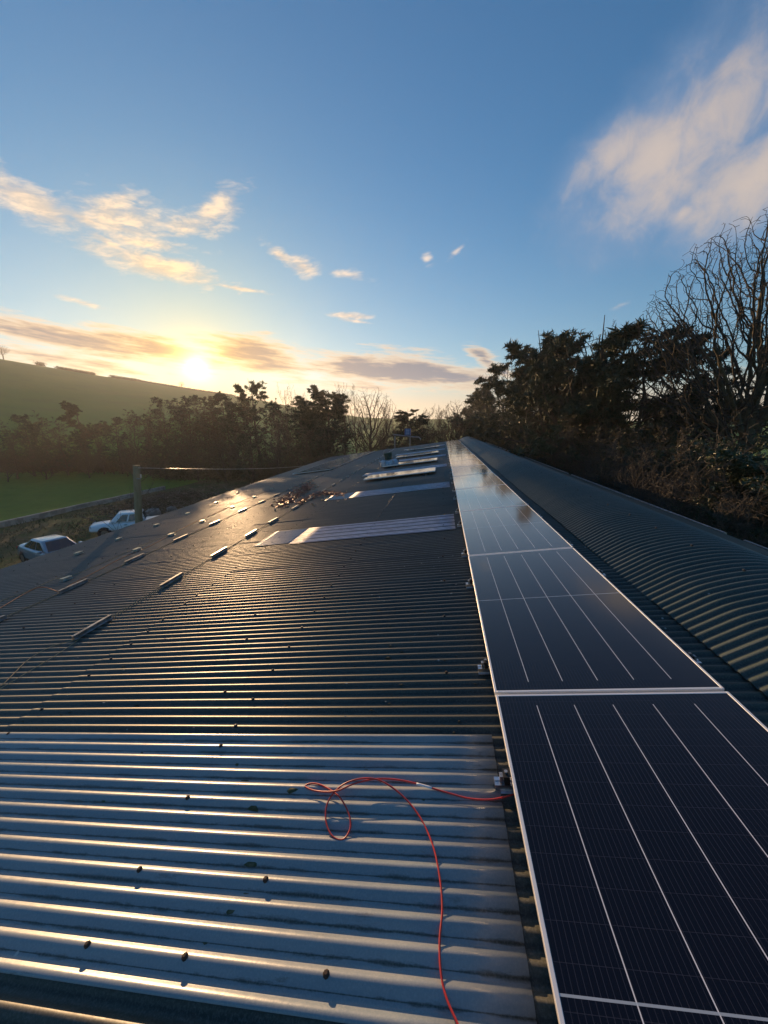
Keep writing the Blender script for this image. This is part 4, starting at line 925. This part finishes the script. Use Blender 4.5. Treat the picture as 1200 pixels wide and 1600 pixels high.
# rough grass on the verge and field edge
n = 26000; rg = np.random.default_rng(8); gx = rg.uniform(-32.4, -9.8, n); gy = rg.uniform(6, 48, n)
cl = np.sin(gx * 1.3) * np.sin(gy * 1.1) + rg.normal(0, .4, n) > -.1; gx, gy = gx[cl], gy[cl]; n = len(gx)
hh = rg.uniform(.08, .30, n); a = rg.uniform(0, 6.28, n); lx, ly = rg.normal(0, .08, n), rg.normal(0, .08, n); w_ = .035
V = np.stack([np.stack([gx - w_ * np.cos(a), gy - w_ * np.sin(a), np.full(n, .06)], 1), np.stack([gx + w_ * np.cos(a), gy + w_ * np.sin(a), np.full(n, .06)], 1), np.stack([gx + lx, gy + ly, .06 + hh], 1)], 1).reshape(-1, 3)
tag(mesh('grass', V, np.arange(3 * n).reshape(n, 3), mat('grass_blades', (.075, .085, .025), .8, 0, (.15, .12, .06), .4)), 'rough tussocky grass on the verge round the two vehicles', 'grass', kind='stuff')
# hill-top trees and hedge
def on_hill(px, py): 
    r = ray(px, py); a_ = math.degrees(math.atan2(r[0], r[1])); rr_ = 288.0; x, y = rr_ * math.sin(math.radians(a_)), rr_ * math.cos(math.radians(a_)); return x, y, float(land_z(x, y))
x, y, z = on_hill(7, 568); place('bare1', x, y, z - .5, 8, 'lone round bare tree on the skyline at the far left', wid=1.5)
x, y, z = on_hill(284, 605); place('bare1', x, y, z - .5, 5, 'small round bare tree on the skyline under the sun', wid=1.4)
hp_ = []
for k in range(60):
    px = 62 + k * 5.2; x, y, z = on_hill(px, 590 + k); hp_.append((x, y, z))
for nm, lo, hi, hh_, lab in (('hedge', 6, 17, 1.5, 'dark hedge on the skyline left of the middle gap'), ('hedge', 22, 31, 1.6, 'dark hedge on the middle of the skyline'), ('hedge', 31, 60, 1.0, 'thin hedge on the skyline running down towards the wood'), ('hedge', 0, 2, 2.2, 'single dark bush on the skyline right of the lone tree')):
    n = 350 * (hi - lo); rg = np.random.default_rng(lo + 5); P = np.array(hp_[lo:hi + 1]) if hi < 60 else np.array(hp_[lo:]); t_ = rg.random(n) * (len(P) - 1.001); i = t_.astype(int); f_ = (t_ - i)[:, None]
    C = P[i] * (1 - f_) + P[i + 1] * f_; C[:, 2] += rg.random(n) * hh_ * (.7 + .3 * np.sin(t_ * 5)); C[:, :2] += rg.normal(0, .7, (n, 2)); V, Fq = quads(C, .2, rg)
    tag(mesh('hedge', V, Fq, LEAFD), lab, 'hedge')
# bird
bp2 = depth(638, 580, 60); bd_ = empty('bird', bp2, 'tiny dark bird flying above the far trees', 'bird')
V = [(0, .18, 0), (-.05, 0, .02), (.05, 0, .02), (0, -.2, .01), (0, 0, -.05), (-.38, .05, .12), (-.2, -.08, .05), (.38, .05, .12), (.2, -.08, .05), (-.2, .07, .08), (.2, .07, .08)]
mesh('body', V, [(0, 1, 4), (0, 4, 2), (0, 2, 1), (3, 4, 1), (3, 2, 4), (3, 1, 2), (1, 9, 6), (9, 5, 6), (2, 8, 10), (10, 8, 7)], BLACK, bd_)

# ------------------------------------------------------------------ vehicles
GLASSM = mat('car_glass', (.02, .025, .03), .08, 0, spec=.8)
TYRE = mat('tyre', (.015, .015, .015), .8); RIM = mat('alloy_rim', (.45, .46, .48), .3, .9); LAMP = mat('headlamp', (.7, .72, .75), .1, .2); RLAMP = mat('tail_lamp', (.25, .01, .01), .2)
def loft(st, m, name, parent, smooth=True):
    """st: list of (x, [(y,z)...]) half sections mirrored"""
    V = []; k = len(st[0][1])
    for x, sec in st:
        full = sec + [(-y, z) for y, z in reversed(sec)]
        V += [(x, y, z) for y, z in full]
    n = 2 * k; Fq = []
    for i in range(len(st) - 1):
        for j in range(n): Fq.append((i * n + j, i * n + (j + 1) % n, (i + 1) * n + (j + 1) % n, (i + 1) * n + j))
    Fq += [tuple(range(n))[::-1], tuple(range((len(st) - 1) * n, len(st) * n))]
    return mesh(name, V, Fq, m, parent, smooth)
def patch(name, c4, m, parent, off=.012, th=.01, label=None):
    c = np.array(c4, float); nrm = np.cross(c[1] - c[0], c[3] - c[0]); nrm /= np.linalg.norm(nrm)
    V = np.concatenate([c + nrm * (off - th), c + nrm * off]); return mesh(name, V, [(3, 2, 1, 0), (4, 5, 6, 7), (0, 1, 5, 4), (1, 2, 6, 5), (2, 3, 7, 6), (3, 0, 4, 7)], m, parent)
def bl(c, s, t_): c = np.array(c, float); return c[0] * (1 - s) * (1 - t_) + c[1] * s * (1 - t_) + c[2] * s * t_ + c[3] * (1 - s) * t_
def car(name, paint, L, prof, hw, cab, wheels, wr, side_win, label, cat, loc, rotz, wheelm=True):
    """prof: list of (x, zbottom, zshoulder, ztop, halfwidth); cab: 4 bottom x/z + top"""
    r = empty(name, loc, label, cat, rot=(0, 0, rotz))
    st = [(x, [(0.0, zb), (w * .86, zb), (w, zb + .12), (w * 1.01, (zb + zs) / 2), (w * .985, zs), (w * .90, zt), (0.0, zt + .015)][0:7]) for x, zb, zs, zt, w in prof]
    st = [(x, [(max(y, .002), z) for y, z in s_]) for x, s_ in st]
    bo = loft(st, paint, 'body', r)
    bo.modifiers.new('s', 'SUBSURF').levels = 1; bo.modifiers['s'].render_levels = 2
    (xf, xr, txf, txr, zb, zt, wb, wt) = cab
    B = [(xf, wb, zb), (xr, wb, zb), (xr, -wb, zb), (xf, -wb, zb)]; T = [(txf, wt, zt), (txr, wt, zt), (txr, -wt, zt), (txf, -wt, zt)]
    cb = mesh('cabin', B + T, [(0, 1, 2, 3), (7, 6, 5, 4), (1, 0, 4, 5), (3, 2, 6, 7), (0, 3, 7, 4), (2, 1, 5, 6)], paint, r, True)
    md = cb.modifiers.new('b', 'BEVEL'); md.width = .09; md.segments = 4
    # windows
    for sgn in (1, -1):
        q = [(xf, sgn * wb, zb), (xr, sgn * wb, zb), (txr, sgn * wt, zt), (txf, sgn * wt, zt)]
        for (a0, a1, a2, a3) in side_win:
            c = [bl(q, a0, .12), bl(q, a1, .12), bl(q, a2, .84), bl(q, a3, .84)]
            if sgn < 0: c = [c[1], c[0], c[3], c[2]]
            patch('side_window', c, GLASSM, r, .014)
    q = [(xf, -wb, zb), (xf, wb, zb), (txf, wt, zt), (txf, -wt, zt)]; patch('windscreen', [bl(q, .07, .10), bl(q, .93, .10), bl(q, .90, .88), bl(q, .10, .88)], GLASSM, r, .014)
    q = [(xr, wb, zb), (xr, -wb, zb), (txr, -wt, zt), (txr, wt, zt)]; patch('rear_window', [bl(q, .10, .12), bl(q, .90, .12), bl(q, .86, .86), bl(q, .14, .86)], GLASSM, r, .014)
    for x in wheels:
        for sgn in (1, -1):
            wl = empty('wheel', (x, sgn * (hw - .10), wr)); wl.parent = r
            V, Fq = lathe([(wr * .62, -.11), (wr * .93, -.11), (wr, -.07), (wr, .07), (wr * .93, .11), (wr * .62, .11)], 22)
            V = [(a, c, b_) for a, b_, c in V]; mesh('tyre', V, Fq, TYRE, wl, True)
            V, Fq = lathe([(.02, sgn * .09), (wr * .3, sgn * .085), (wr * .62, sgn * .10), (wr * .66, sgn * .105)], 14); V = [(a, c, b_) for a, b_, c in V]; mesh('rim', V, Fq, RIM, wl)
            V, Fq = lathe([(.01, -.02), (wr * 1.16, -.02), (wr * 1.16, .02), (.01, .02)], 20); V = [(a + x, c + sgn * (hw - .035), b_ + wr + .02) for a, b_, c in V]
            mesh('wheel_arch', V, Fq, BLACK, r)
    return r
BLUEG = mat('blue_grey_paint', (.30, .36, .42), .22, .35, coat=.8); WHITE = mat('white_paint', (.80, .81, .82), .35, coat=.5)
# saloon : x forward +, length 4.55
sal = car('parked_saloon', BLUEG, 4.55, [(-2.27, .42, .66, .80, .60), (-2.20, .28, .74, .96, .80), (-1.9, .22, .80, 1.04, .87), (-1.2, .20, .82, 1.03, .90), (0, .18, .80, .96, .91), (1.0, .20, .78, .94, .90), (1.7, .22, .72, .86, .87), (2.1, .26, .62, .76, .80), (2.26, .36, .54, .64, .62)],
          .91, (1.15, -1.55, .35, -.85, .90, 1.42, .80, .58), (-1.38, 1.38), .32, [(.10, .40, .40, .20), (.44, .70, .68, .44), (.73, .90, .84, .72)], 'blue-grey saloon car parked on the rough verge, nearer of the two vehicles', 'car', (0, 0, 0), 0)
for sgn in (1, -1):
    patch('headlight', [(2.12, sgn * .45, .52), (2.02, sgn * .78, .54), (1.96, sgn * .78, .68), (2.08, sgn * .45, .66)][::sgn], LAMP, sal, .03, .03)
    patch('tail_light', [(-2.20, sgn * .48, .72), (-2.12, sgn * .80, .72), (-2.12, sgn * .80, .88), (-2.20, sgn * .48, .88)][::-sgn], RLAMP, sal, .03, .03)
    b = MB(); b.box(.78, .98, *sorted((sgn * .86, sgn * 1.04)), .93, 1.06); o = b.build('wing_mirror', BLUEG, sal); o.modifiers.new('b', 'BEVEL').width = .03
    for xx in (.2, -.85):
        MB().box(xx - .09, xx + .09, *sorted((sgn * .905, sgn * .94)), .74, .77).build('door_handle', BLUEG, sal)
cpos = ground(78, 893); sal.location = (-21.4, 17.0, .05)
sal.rotation_euler = (0, 0, R(-17))
pk = car('parked_pickup', WHITE, 5.2, [(-2.6, .55, .78, .98, .80), (-2.5, .42, .82, 1.08, .88), (-1.6, .40, .84, 1.08, .91), (-.6, .40, .84, 1.06, .92), (.9, .40, .84, 1.05, .92), (1.5, .42, .84, 1.06, .91), (2.2, .44, .80, 1.02, .88), (2.48, .46, .72, .94, .82), (2.6, .52, .66, .82, .66)],
         .93, (1.35, -1.05, .70, -.85, 1.02, 1.72, .82, .68), (-1.6, 1.62), .38, [(.18, .47, .47, .24), (.52, .80, .80, .52), (.84, .95, .93, .84)], 'white double-cab pickup parked on the verge behind the wooden pole', 'pickup', (0, 0, 0), 0)
for sgn in (1, -1):
    patch('headlight', [(2.52, sgn * .48, .78), (2.40, sgn * .84, .80), (2.36, sgn * .84, .95), (2.48, sgn * .48, .93)][::sgn], LAMP, pk, .04, .03)
    b = MB(); b.box(1.0, 1.18, *sorted((sgn * .90, sgn * 1.10)), 1.06, 1.24); b.build('wing_mirror', WHITE, pk).modifiers.new('b', 'BEVEL').width = .03
    for xx in (.25, -.75): MB().box(xx - .10, xx + .10, *sorted((sgn * .925, sgn * .96)), .86, .90).build('door_handle', BLACK, pk)
MB().box(2.52, 2.62, -.45, .45, .62, .84).build('grille', BLACK, pk)
pk.location = (-21.9, 23.0, .05); pk.rotation_euler = (0, 0, R(216)); pk.scale = (.92, .92, .92)

# ------------------------------------------------------------------ the air
hz = MB().box(-1150, 1150, -1150, 1150, -22, 62)
hm = bpy.data.materials.new('air'); hm.use_nodes = True; hm.node_tree.nodes.clear(); hn = NT(hm.node_tree)
ho = hn.new('ShaderNodeOutputMaterial'); pv = hn.new('ShaderNodeVolumePrincipled'); pv.inputs['Density'].default_value = 0.00042; pv.inputs['Anisotropy'].default_value = 0.52
pv.inputs['Color'].default_value = (.92, .92, .95, 1); hn.l.new(pv.outputs[0], ho.inputs['Volume'])
tag(hz.build('haze', hm), kind='stuff')
